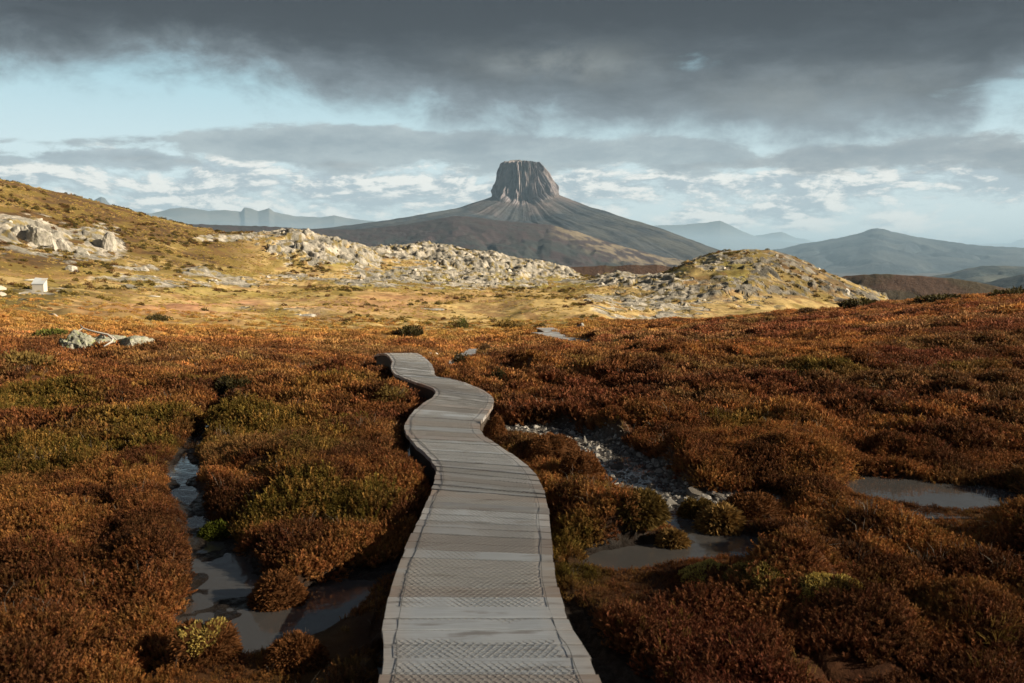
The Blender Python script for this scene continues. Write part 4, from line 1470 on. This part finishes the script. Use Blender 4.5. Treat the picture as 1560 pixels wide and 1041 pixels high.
near_p = protos("heath_sprig", [tuft(f"heath_sprig_{i}", 100 + i, .055, .05, .105, 13, 7, 3, .019, .0048) for i in range(5)], leafm)
mid_p = protos("heath_clump", [tuft(f"heath_clump_{i}", 120 + i, .13, .07, .135, 28, 5, 2, .042, .0105, stem_w=0) for i in range(5)], leafm)
far_p = protos("heath_cushion", [clump(f"heath_cushion_{i}", 140 + i, .34, .22, 170, .075, .030) for i in range(5)], leafm)
scrub_p = protos("scrub_sprig", [tuft(f"scrub_sprig_{i}", 160 + i, .09, .12, .24, 13, 9, 3, .024, .009, .5) for i in range(4)], leafm)
grass_p = protos("grass_tuft", [grass(f"grass_tuft_{i}", 180 + i, 34, .05, .12, .003) for i in range(4)], leafm)
shrub_p = protos("far_shrub", [clump(f"far_shrub_{i}", 200 + i, .55, .50, 200, .13, .06) for i in range(4)], leafm)
stone_p = protos("stone", [rock_mesh(f"stone_{i}", 220 + i, 2, rough=.08) for i in range(5)], stone_m)

gaps = lambda x, y, k, cd, dd_: fbm(x / .42, y / .42, oct=3, seed=330) + .12 * rng.random(len(x)) > .39
heath_zone("heath_cover", near_p, 5, 105000, 1.7, 10.5, .04, .7, 1.3, .8, .012, keep=gaps, half=60)
heath_zone("heath_cover", mid_p, 5, 62000, 9.5, 24, .10, .75, 1.4, .7, .03, keep=lambda x, y, k, cd, dd_: fbm(x / .9, y / .9, oct=3, seed=331) + .12 * rng.random(len(x)) > .37, half=47)
def far_keep(x, y, k, cd, dd_):
    r = np.hypot(x, y); a_ = np.arctan2(x, y)
    lim = np.interp(a_, [uaz(0), uaz(300), uaz(650), uaz(860), uaz(940)], [44, 40, 40, 44, 74])
    return rng.random(len(x)) < 1.0 - 0.95 * sst(r, lim - 18, lim + 14) * (lim < 73)


heath_zone("heath_cover", far_p, 5, 75000, 22, 74, .3, .45, 1.05, .6, .06, keep=far_keep)


def scrub_col(x, y, c_, s, k):
    g_ = rng.random(len(x))[:, None]
    return OLIVE * (0.7 + .6 * g_) + (ORANGE * .5 - OLIVE * .3) * (g_ > .6), s


heath_zone("scrub_cover", scrub_p, 4, 42000, 3.5, 22, .08, .55, 1.15, .5, .02, keep=lambda x, y, k, cd, dd_: (k > .5 + .5 * rng.random(len(x))) & (cd > .12) & (dd_ > .18), colour=scrub_col)


def grass_col(x, y, c_, s, k):
    g_ = rng.random(len(x))[:, None]
    return STRAW * (0.6 + .6 * g_) * np.array([1., .92, .8]), s


heath_zone("grass_cover", grass_p, 4, 30000, 2.2, 22, .06, .6, 1.2, .7, .01, cdmin=-.02,
           keep=lambda x, y, k, cd, dd_: (fbm(x / .8, y / .8, oct=3, seed=300) + .16 * np.exp(-(cd / .2) ** 2) + .2 * np.exp(-((dd_ - .2) / .35) ** 2) * (x > -.3) > .66) | (rng.random(len(x)) < .03), colour=grass_col)

def twig_col(x, y, c_, s, k):
    return np.array([[.46, .42, .36]]) * rng.uniform(.6, 1.1, (len(x), 1)), s


twig_p = protos("dead_twig", [grass(f"dead_twig_{i}", 240 + i, 5, .10, .19, .0026, .02, .7) for i in range(4)], leafm)
heath_zone("dead_twigs", twig_p, 4, 5200, 2.2, 20, .06, .6, 1.2, .5, .0, keep=lambda x, y, k, cd, dd_: fbm(x / 1.1, y / 1.1, oct=3, seed=340) > .54, colour=twig_col)

# hillside shrubs and loose stones
x, y = sector(60000, 58, 330)
z, mud, cd, dd_, rock, zb, low = H(x, y, True)
px, py = pix(x, y, zb)
dn_ = fbm(x / 9, y / 14, oct=4, seed=310)
open_ = np.exp(-(((px - 330) / 230) ** 2 + ((py - 468) / 16) ** 2)) * .12 + np.exp(-(((px - 600) / 180) ** 2 + ((py - 460) / 20) ** 2)) * .09
hk = np.maximum(sst(py, 425, 405) * sst(px, 420, 330), sst(px, 1120, 1190) * sst(py, 460, 440))
ok = (rock < .3) & (dn_ + .06 * hk - open_ + .11 * sst(px, 240, 60) * sst(py, 422, 440) + .08 * rng.normal(0, 1, len(x)) > .66) & (px > -200) & (px < 1760)
x, y, z, hk = x[ok], y[ok], z[ok], hk[ok]
u_ = rng.random(len(x))
ct = np.where((u_ < .35)[:, None], np.array([[.070, .058, .016]]), np.where((u_ < .6)[:, None], np.array([[.13, .10, .024]]), np.where((u_ < .85)[:, None], np.array([[.095, .050, .020]]), GOLD[None] * .75)))
nn = np.tile([[0, 0, 1.]], (len(x), 1))
scatter("hillside_scrub", shrub_p, np.stack([x, y, z - .1], 1), nn, rng.uniform(.3, 1.1, len(x)) * (.6 + np.hypot(x, y) / 320), rng.integers(0, 4, len(x)), ct * rng.uniform(.7, 1.25, (len(x), 1)))

x, y = sector(40000, 66, 300)
z, mud, cd, dd_, rock, zb, low = H(x, y, True)
px, py = pix(x, y, zb)
mk = rock_mask(px, py, np.hypot(x, y))
ok = (mk > .12) & (rng.random(len(x)) < np.clip(mk * .10, 0, .06))
x, y, z = x[ok], y[ok], z[ok]
scatter("rock_rubble", stone_p, np.stack([x, y, z], 1), np.tile([[0, 0, 1.]], (len(x), 1)), np.exp(rng.normal(-1.15, .45, len(x))), rng.integers(0, 5, len(x)), ROCKL[None] * rng.uniform(.6, 1.1, (len(x), 1)))

# grass tussocks on the meadows
x, y = sector(70000, 46, 240)
z, mud, cd, dd_, rock, zb, low = H(x, y, True)
px, py = pix(x, y, zb)
ok = (rock < .2) & (rng.random(len(x)) < sst(fbm(x / 5, y / 8, oct=3, seed=320), .35, .6) * sst(px, 1010, 900) * .9)
x, y, z = x[ok], y[ok], z[ok]
g_ = rng.random((len(x), 1))
scatter("meadow_grass", shrub_p, np.stack([x, y, z - .06], 1), np.tile([[0, 0, 1.]], (len(x), 1)), rng.uniform(.15, .42, len(x)) * (.7 + np.hypot(x, y) / 300), rng.integers(0, 4, len(x)),
        (GOLD * (1 - g_) + LIME * g_) * rng.uniform(.7, 1.3, (len(x), 1)))

# gravel in the running stream
pts, hw = CHW['right']
n = 6000
sp_ = spline(pts, 400); hh_ = np.interp(np.linspace(0, 1, 400), np.linspace(0, 1, len(hw)), hw)
i_ = rng.integers(20, 400, n)
d = np.gradient(sp_[:, :2], axis=0); d /= np.linalg.norm(d, axis=1)[:, None]
nn = np.stack([-d[:, 1], d[:, 0]], 1)
q = sp_[i_, :2] + nn[i_] * (rng.uniform(-1.15, 1.15, n) * hh_[i_])[:, None] + rng.normal(0, .02, (n, 2))
z, mud, cd, dd_, rock, zb, low = H(q[:, 0], q[:, 1], True)
ok = (mud > .35) & (dd_ > .05)
q, z = q[ok], z[ok]
sz_ = np.exp(rng.normal(-4.15, .5, len(q)))
tn = np.where(rng.random(len(q))[:, None] < .42, np.array([[.40, .385, .36]]), np.array([[.17, .155, .14]])) * rng.uniform(.6, 1.25, (len(q), 1))
scatter("gravel", stone_p, np.stack([q[:, 0], q[:, 1], np.maximum(z, WATER_Z - .01) + sz_ * .1], 1), np.tile([[0, 0, 1.]], (len(q), 1)), sz_, rng.integers(0, 5, len(q)), tn)

# ------------------------------------------------------------------ single things: boulders, outcrops, shrubs, cushions, box, branches
def ground_z(x, y):
    return float(H(np.array([x]), np.array([y]))[0])


def hit(px, py, r0=2.0, r1=420.0):
    """where the sight line of a photo point meets the ground"""
    d = ray(px, py); d = d / math.hypot(d[0], d[1])
    rs = np.geomspace(r0, r1, 3000)
    g_ = H(d[0] * rs, d[1] * rs)
    f = CAM[2] + d[2] * rs - g_
    i = np.argmax(f < 0)
    if f[i] >= 0:
        i = np.argmin(f)
    return np.array([d[0] * rs[i], d[1] * rs[i], g_[i]]), rs[i]


def lichen_rock(name, a, b_, lich, lscale):
    m, t = new_mat(name)
    P = pos(t)
    n1, n2, n3 = t.noise(P, lscale, 8, .7), t.noise(P, lscale * 3.1, 6, .7), t.noise(P, lscale * .45, 5, .6)
    col = t.mix(t.step(n1, .42, .62), a, b_)
    col = t.mix(t.m('MULTIPLY', t.step(n2, .52, .60), t.step(n3, .42, .55)), col, lich)
    col = t.mix(t.step(n1, .36, .28), col, (.07, .065, .06))
    return finish(m, t, col, .9, t.m('ADD', n1, t.m('MULTIPLY', n2, .5)), .06, 1.0, .2)


pale_rock = lichen_rock("pale_quartzite", (.38, .36, .325), (.24, .23, .205), (.32, .32, .24), 1.6)
green_rock = lichen_rock("lichened_rock", (.40, .40, .34), (.24, .25, .20), (.36, .40, .20), 3.5)
grey_rock = lichen_rock("grey_rock", (.30, .285, .27), (.19, .18, .17), (.30, .30, .26), 1.6)
white_rock = lichen_rock("white_stone", (.72, .70, .66), (.55, .53, .50), (.6, .59, .5), 8)


def rock_thing(name, px, py, wpx, hpx, label, cat, mat, seed, group=None, sub=4, rot=0.0, deep=.35, pieces=1, sy=.7):
    p_, r = hit(px, py)
    w_ = wpx / F * r; h_ = hpx / F * r
    mb_ = MB()
    rg = np.random.default_rng(seed)
    for k in range(pieces):
        f_ = 1.0 if pieces == 1 else rg.uniform(.42, .66)
        v, f = rock_shape(seed * 7 + k, sub, w_ / 2 * 1.15 * f_, w_ / 2 * sy * f_, h_ * (.9 if pieces == 1 else rg.uniform(.5, .9)) / (1 + deep) * 1.2, cuts=16, rough=.07, low=deep)
        if pieces > 1:
            v = v + [((k + .5) / pieces - .5) * w_ * .85 + rg.normal(0, .04) * w_, rg.normal(0, .12) * w_, 0]
        c_, s_ = math.cos(rot), math.sin(rot)
        v = np.column_stack([v[:, 0] * c_ - v[:, 1] * s_, v[:, 0] * s_ + v[:, 1] * c_, v[:, 2]])
        mb_.add(v, (), f)
    o = obj(name, mb_.mesh(name, False), mat, label=label, category=cat)
    o.location = p_ + np.array([0, w_ * .2, 0])
    if group:
        o['group'] = group
    return o


rock_thing("lichen_boulder", 146, 536, 132, 38, "long low boulder crusted with pale green lichen, a dead branch lying over it", "boulder", green_rock, 11, pieces=6, sub=5)
rock_thing("boulder", 883, 501, 16, 13, "small grey boulder standing alone on the crest above the farthest boardwalk", "boulder", grey_rock, 12)
for i, (px, py, w_, h_, lb) in enumerate([(641, 543, 11, 7, "small tan stone touching the far end of the near boardwalk"), (654, 544, 10, 9, "middle white stone of three beside the boardwalk crest"), (664, 544.5, 10, 9, "white stone farthest right of three beside the boardwalk crest")]):
    rock_thing("stone", px, py, w_, h_, lb, "stone", white_rock if i else pale_rock, 20 + i, group="stones at the boardwalk crest", sub=3)
rock_thing("stone", 892, 679, 8, 24, "upright white stone leaning on the heath bank beside the gravel stream", "stone", white_rock, 25, sub=3, sy=.5)
for i, (px, py, w_, h_, n, lb) in enumerate([
        (28, 366, 62, 30, 3, "pale rock outcrop highest on the left slope at the picture edge"), (75, 378, 46, 22, 3, "broad pale outcrop just right of the highest left one"),
        (152, 378, 46, 28, 2, "smooth steep pale slab on the brown left slope"), (122, 388, 28, 14, 1, "squat grey outcrop below the smooth pale slab"),
        (105, 413, 22, 10, 1, "lone white block in the grass above the white box"), (200, 411, 46, 9, 2, "flat grey slab at the foot of the brown left slope"),
        (460, 482, 44, 9, 2, "low pale rock rib lying in the golden meadow"), (318, 363, 14, 6, 1, "small pale rock on the skyline saddle of the left hill"),
        (1010, 486, 34, 9, 1, "grey slab just above the rust coloured crest on the right"), (655, 472, 44, 5, 2, "thin flat rock strip in the middle of the meadow")]):
    rock_thing("rock_outcrop", px, py, w_, h_, lb, "rock outcrop", pale_rock, 40 + i, group="rock outcrops on the far slopes", pieces=n)
rock_thing("stone", 955, 741, 38, 8, "flat white slab lying in the gravel stream, the brightest spot of its bed", "stone", white_rock, 26, sub=3, sy=.8)
rock_thing("white_rock", 1292, 449, 8, 15, "small bright white rock on the shaded right flank of the rocky knoll", "rock", white_rock, 60, sub=3)

# white box on the left slope
p_, r = hit(61, 444)
bx = empty("shelter_box", p_, label="small white box with a slanted blue grey lid standing on the left slope", category="box")
bw_m, t = new_mat("whitewash")
finish(bw_m, t, t.mix(t.noise(pos(t), 2.0, 5), (.42, .40, .37), (.56, .54, .50)), .7)
lid_m, t = new_mat("pale_lid")
finish(lid_m, t, t.mix(t.noise(pos(t), 3.0, 4), (.40, .44, .48), (.50, .54, .58)), .45)
dk_m, t = new_mat("dark_opening")
finish(dk_m, t, (.02, .02, .022), .9)
s_ = 15 / F * r
mb_ = MB(); d_ = s_ * .32
mb_.hexa([(-s_ / 2, -d_, -.3), (s_ / 2, -d_, -.3), (s_ / 2, d_, -.3), (-s_ / 2, d_, -.3), (-s_ / 2, -d_, s_ * .62), (s_ / 2, -d_, s_ * .62), (s_ / 2, d_, s_ * 1.12), (-s_ / 2, d_, s_ * 1.12)])
child("body", mb_.mesh("body", False), bw_m, bx).matrix_parent_inverse = Matrix()
mb_ = MB(); k_ = s_ * .56
mb_.hexa([(-k_, -d_ * 1.1, s_ * .60), (k_, -d_ * 1.1, s_ * .60), (k_, d_ * 1.1, s_ * 1.14), (-k_, d_ * 1.1, s_ * 1.14), (-k_, -d_ * 1.1, s_ * .66), (k_, -d_ * 1.1, s_ * .66), (k_, d_ * 1.1, s_ * 1.10), (-k_, d_ * 1.1, s_ * 1.20)])
child("lid", mb_.mesh("lid", False), lid_m, bx).matrix_parent_inverse = Matrix()
mb_ = MB(); mb_.box(-s_ * .5, 0, s_ * .22, .05, d_ * 1.2, s_ * .5)
child("opening", mb_.mesh("opening", False), dk_m, bx).matrix_parent_inverse = Matrix()

# dead branch over the boulder, pale logs near the box
dead_m, t = new_mat("bleached_wood")
finish(dead_m, t, t.mix(t.noise(pos(t), 14, 5), (.34, .32, .29), (.62, .60, .56)), .8)
pb, rb = hit(146, 536)


def bpt(px, py, dr=0.0):
    return at(px, py, rb + dr)


mb_ = MB()
k_ = rb / F
mb_.tube([bpt(122, 495, .4), bpt(126, 500, .2), bpt(134, 503, 0), bpt(150, 507, -.1), bpt(164, 510, -.2), bpt(172, 517, -.3), bpt(170, 521, -.4), bpt(158, 528, -.5)], np.array([.7, 1, 1.2, 1.4, 1.6, 1.7, 1.5, 1.0]) * k_, 6)
mb_.tube([bpt(164, 510, -.2), bpt(172, 513, -.2), bpt(178, 518, -.3)], np.array([1.3, 1.0, .6]) * k_, 6)
mb_.tube([bpt(126, 500, .2), bpt(122, 503, .1), bpt(118, 504, 0)], np.array([.9, .7, .4]) * k_, 6)
obj("dead_branch", mb_.mesh("dead_branch"), dead_m, label="bleached dead branch draped over the lichen crusted boulder", category="branch")
for i, (x0, y0, x1, y1, w_, lb) in enumerate([(30, 430, 52, 426, 2.4, "thick pale log lying left of the white box"), (76, 479, 91, 485, 2.8, "pale tapering log in dark scrub above the lichen boulder"), (103, 489, 114, 493, 2.0, "short white log just up slope of the lichen boulder"), (78, 447, 96, 443, 1.4, "thin pale log lying right of the white box"), (218, 453, 244, 452, 1.8, "long straight pale log lying in the pinkish clearing")]):
    a, r = hit((x0 + x1) / 2, (y0 + y1) / 2)
    p0, p1 = at(x0, y0, r + .4), at(x1, y1, r - .4)
    mid_ = (p0 + p1) / 2 + [0, 0, .06]
    mb_ = MB(); mb_.tube([p0, mid_, p1], np.array([.9, 1.1, .6]) * w_ / 1.6 * r / F, 7)
    obj("fallen_log", mb_.mesh("fallen_log"), dead_m, label=lb, category="log", group="bleached logs on the left slope")


# shrubs and cushions: own leaf meshes with their own tint
def plant_mat(name, col, trans=.2):
    m, t = new_mat(name)
    h = attr(t, 'h').outputs['Fac']; v = attr(t, 'v').outputs['Fac']
    c_ = t.mix(t.step(h, .1, .9), tuple(np.array(col) * .7), tuple(np.array(col) * 1.3))
    k = t.m('MULTIPLY_ADD', v, .9, .55)
    c_ = t.mul(c_, t.xyz(k, k, k))
    d = t.n('ShaderNodeBsdfPrincipled'); t.link(c_, d.inputs['Base Color']); d.inputs['Roughness'].default_value = .8; d.inputs['Specular IOR Level'].default_value = .12
    tr = t.n('ShaderNodeBsdfTranslucent'); t.link(c_, tr.inputs[0])
    mx = t.n('ShaderNodeMixShader'); mx.inputs[0].default_value = trans
    t.link(d.outputs[0], mx.inputs[1]); t.link(tr.outputs[0], mx.inputs[2]); t.link(mx.outputs[0], t.n('ShaderNodeOutputMaterial').inputs[0])
    return m


PM = {'green': plant_mat("green_shrub", (.075, .080, .018)), 'dark': plant_mat("dark_shrub", (.050, .042, .016)), 'brown': plant_mat("brown_shrub", (.085, .048, .022)), 'olive': plant_mat("olive_shrub", (.17, .115, .036)),
      'rust': plant_mat("rust_cushion", (.19, .082, .03)), 'moss': plant_mat("pale_moss", (.52, .40, .115)), 'straw': plant_mat("straw_tuft", (.27, .17, .06)), 'bright': plant_mat("bright_moss", (.10, .115, .016))}
stem_m, t = new_mat("shrub_stem")
finish(stem_m, t, (.06, .045, .032), .9)


def shrub_thing(px, py, wpx, hpx, kind, label, seed, n=900, cat="shrub", name="shrub"):
    p_, r = hit(px, py)
    w_ = wpx / F * r; h_ = hpx / F * r
    root = empty(name, p_, label=label, category=cat)
    me = clump("foliage", seed, w_ / 2, h_, n, max(w_ * .06, .03), max(w_ * .028, .012))
    child("foliage", me, PM[kind], root).matrix_parent_inverse = Matrix()
    mb_ = MB(); rg = np.random.default_rng(seed)
    for k in range(6):
        a = rg.uniform(0, 6.283)
        e_ = np.array([math.cos(a) * w_ * .3, math.sin(a) * w_ * .3, h_ * rg.uniform(.5, .8)])
        mb_.tube([(0, 0, -.06), e_ * [.4, .4, .5], e_], np.array([.03, .02, .008]) * w_ * .6, 5)
    child("stem", mb_.mesh("stem"), stem_m, root).matrix_parent_inverse = Matrix()
    return root


for i, (px, py, w_, h_, kind, lb) in enumerate([
        (708, 501, 30, 24, 'green', "bright green upright bush in the valley left of the grassy mound"), (617, 512, 66, 14, 'dark', "wide low dark shrub in the meadow behind the boardwalk crest"),
        (822, 502, 24, 10, 'dark', "dark low bush beside the farthest boardwalk stretch"), (778, 500, 50, 12, 'olive', "long olive bush left of the farthest boardwalk"),
        (742, 538, 34, 16, 'brown', "purplish brown bush at the bend of the short boardwalk stretch"), (760, 583, 22, 26, 'dark', "upright dark bush on the right bank beyond the boardwalk bend"),
        (600, 613, 56, 28, 'olive', "dark olive bush close to the left edge of the boardwalk bend"), (704, 557, 28, 22, 'dark', "dark bush in the hollow under the short boardwalk stretch"),
        (1310, 470, 70, 12, 'dark', "dark heath bush on the right crest under the rocky knoll's end"), (1232, 478, 34, 9, 'brown', "brown bush on the right crest below the grey knoll side"),
        (1112, 490, 22, 9, 'dark', "small dark bush on the right crest below the yellow knoll side"), (1170, 484, 20, 7, 'brown', "tiny brown bush on the right crest between two larger ones"),
        (1432, 461, 80, 10, 'dark', "wide dark bush on the right crest before the brown ridge"), (1535, 454, 60, 14, 'dark', "dark bush on the right crest at the picture's right edge"),
        (942, 526, 22, 11, 'dark', "round dark bush alone on the slope below the small boulder"), (1030, 494, 30, 7, 'brown', "low brown bush on the crest right of the small boulder"),
        (1290, 466, 30, 11, 'brown', "brown twiggy bush touching the dark one on the right crest"), (30, 560, 90, 20, 'olive', "olive shrub patch at the left picture edge below the lichen boulder"),
        (70, 515, 60, 12, 'green', "dark green shrub up slope left of the lichen boulder"), (240, 489, 40, 8, 'dark', "dark shrub in the meadow right of the logs"), (350, 590, 70, 16, 'dark', "dark shrub at the head of the left stream")]):
    shrub_thing(px, py, w_, h_, kind, lb, 400 + i)


def cushion_thing(px, py, wpx, hpx, kind, label, seed, n=2600, patch=None, name="cushion_plant", cat="cushion plant", l=.028, sink=.05):
    p_, r = hit(px, py)
    w_ = wpx / F * r; h_ = hpx / F * r + sink
    rg = np.random.default_rng(seed)
    k = 48; rows = 20
    th = np.arange(k) / k * 2 * math.pi; el = np.linspace(-.25, math.pi / 2 - .03, rows)
    E_, T_ = np.meshgrid(el, th, indexing='ij')

    def surf(e_, t_):
        q = 1 + .30 * (fbm(np.cos(t_) * 1.4 + seed, np.sin(t_) * 1.4, np.sin(e_) * 1.4, oct=4, seed=seed) - .5) * 2
        return np.stack([np.cos(e_) ** .8 * np.cos(t_) * w_ / 2 * q, np.cos(e_) ** .8 * np.sin(t_) * w_ / 2 * q * .8, np.sin(e_) * h_ * q], -1)
    E_ = np.clip(E_, -.2, 1.55)
    S_ = np.stack([np.cos(np.maximum(E_, 0)) ** .8 * np.cos(T_), np.cos(np.maximum(E_, 0)) ** .8 * np.sin(T_), np.sin(E_)], -1)
    q_ = 1 + .30 * (fbm(np.cos(T_) * 1.4 + seed, np.sin(T_) * 1.4, np.sin(E_) * 1.4, oct=4, seed=seed) - .5) * 2
    v = (S_ * q_[..., None] * [w_ / 2, w_ / 2 * .8, h_]).reshape(-1, 3)
    root = empty(name, p_ - np.array([0, -w_ * .25, sink]), label=label, category=cat)
    me = mesh_np("cushion", v, grid_quads(rows, k, True), None, True, {'h': np.full(len(v), .15), 'v': np.full(len(v), .4)})
    child("cushion", me, PM[kind], root).matrix_parent_inverse = Matrix()
    V, Q, Hh, Vv = [], [], [], []; V2, Q2, H2, W2 = [], [], [], []
    e_ = np.arcsin(rg.uniform(0, 1, n)); t_ = rg.uniform(0, 6.283, n)
    P_ = surf(e_, t_)
    for i in range(n):
        o = P_[i] / [w_ * w_ / 4, w_ * w_ / 6, h_ * h_]; o /= np.linalg.norm(o) + 1e-9
        o = o + rg.normal(0, .35, 3); o /= np.linalg.norm(o)
        sd = np.cross(o, rg.normal(0, 1, 3)); sd /= np.linalg.norm(sd)
        on = patch is not None and (vnoise(P_[i][0] / w_ * 5 + seed, P_[i][1] / w_ * 5, seed=seed) + .5 * math.sin(e_[i]) > patch)
        A = (V2, Q2, H2, W2) if on else (V, Q, Hh, Vv)
        blade_set(*A, P_[i] - o * .006, P_[i] + o * l * rg.uniform(.5, 1.2) * (.6 if on else 1), l * .26, sd, .2, 1, rg.random())
    child("sprigs", mesh_np("sprigs", np.array(V), Q, None, False, {'h': np.array(Hh), 'v': np.array(Vv)}), PM[kind], root).matrix_parent_inverse = Matrix()
    if V2:
        child("moss_patch", mesh_np("moss_patch", np.array(V2), Q2, None, False, {'h': np.array(H2), 'v': np.array(W2)}), PM['moss'], root, label="pale yellow green moss").matrix_parent_inverse = Matrix()
    return root


for i, a in enumerate([
        (417, 930, 88, 42, 'rust', "round reddish brown cushion plant standing in the left pool", {}), (302, 1010, 100, 44, 'rust', "mossy hummock with a pale patch at the near end of the left pool", {'patch': .75}),
        (445, 1020, 100, 36, 'rust', "low rusty hummock on the near shore of the left pool", {}), (325, 822, 44, 16, 'bright', "small mossy green cushion between the left stream and the mud", {}),
        (840, 702, 90, 34, 'rust', "russet hummock on the left side of the gravel stream nearest the boardwalk", {}), (886, 724, 70, 28, 'rust', "russet hummock at the gravel stream just above the bright pool", {}),
        (1102, 816, 56, 30, 'straw', "straw coloured grass hummock on the mud of the right stream", {'l': .07}), (1026, 838, 34, 18, 'straw', "small straw tuft alone on the grey mud", {'l': .06}),
        (1065, 795, 52, 26, 'olive', "dark olive cushion amid the gravel below the bright pool", {}), (1200, 892, 150, 26, 'olive', "wide hummock capped with pale moss right of the grey mud", {'patch': .62, 'n': 5200}),
        (1275, 915, 110, 24, 'olive', "second moss capped hummock to the right of the widest one", {'patch': .66, 'n': 4200}), (1090, 900, 120, 26, 'rust', "flat hummock with moss streaks on the near side of the grey mud", {'patch': .72, 'n': 4200}),
        (975, 792, 80, 26, 'olive', "shaggy yellow brown hummock between the boardwalk and the mud", {'l': .06}), (1150, 790, 90, 28, 'rust', "long dark russet cushion on the gravel at the stream's right end", {}), (752, 668, 36, 30, 'rust', "round russet cushion against the boardwalk's right edge", {})]):
    px, py, w_, h_, kind, lb, kw = a
    cushion_thing(px, py, w_, h_, kind, lb, 500 + i, **kw)
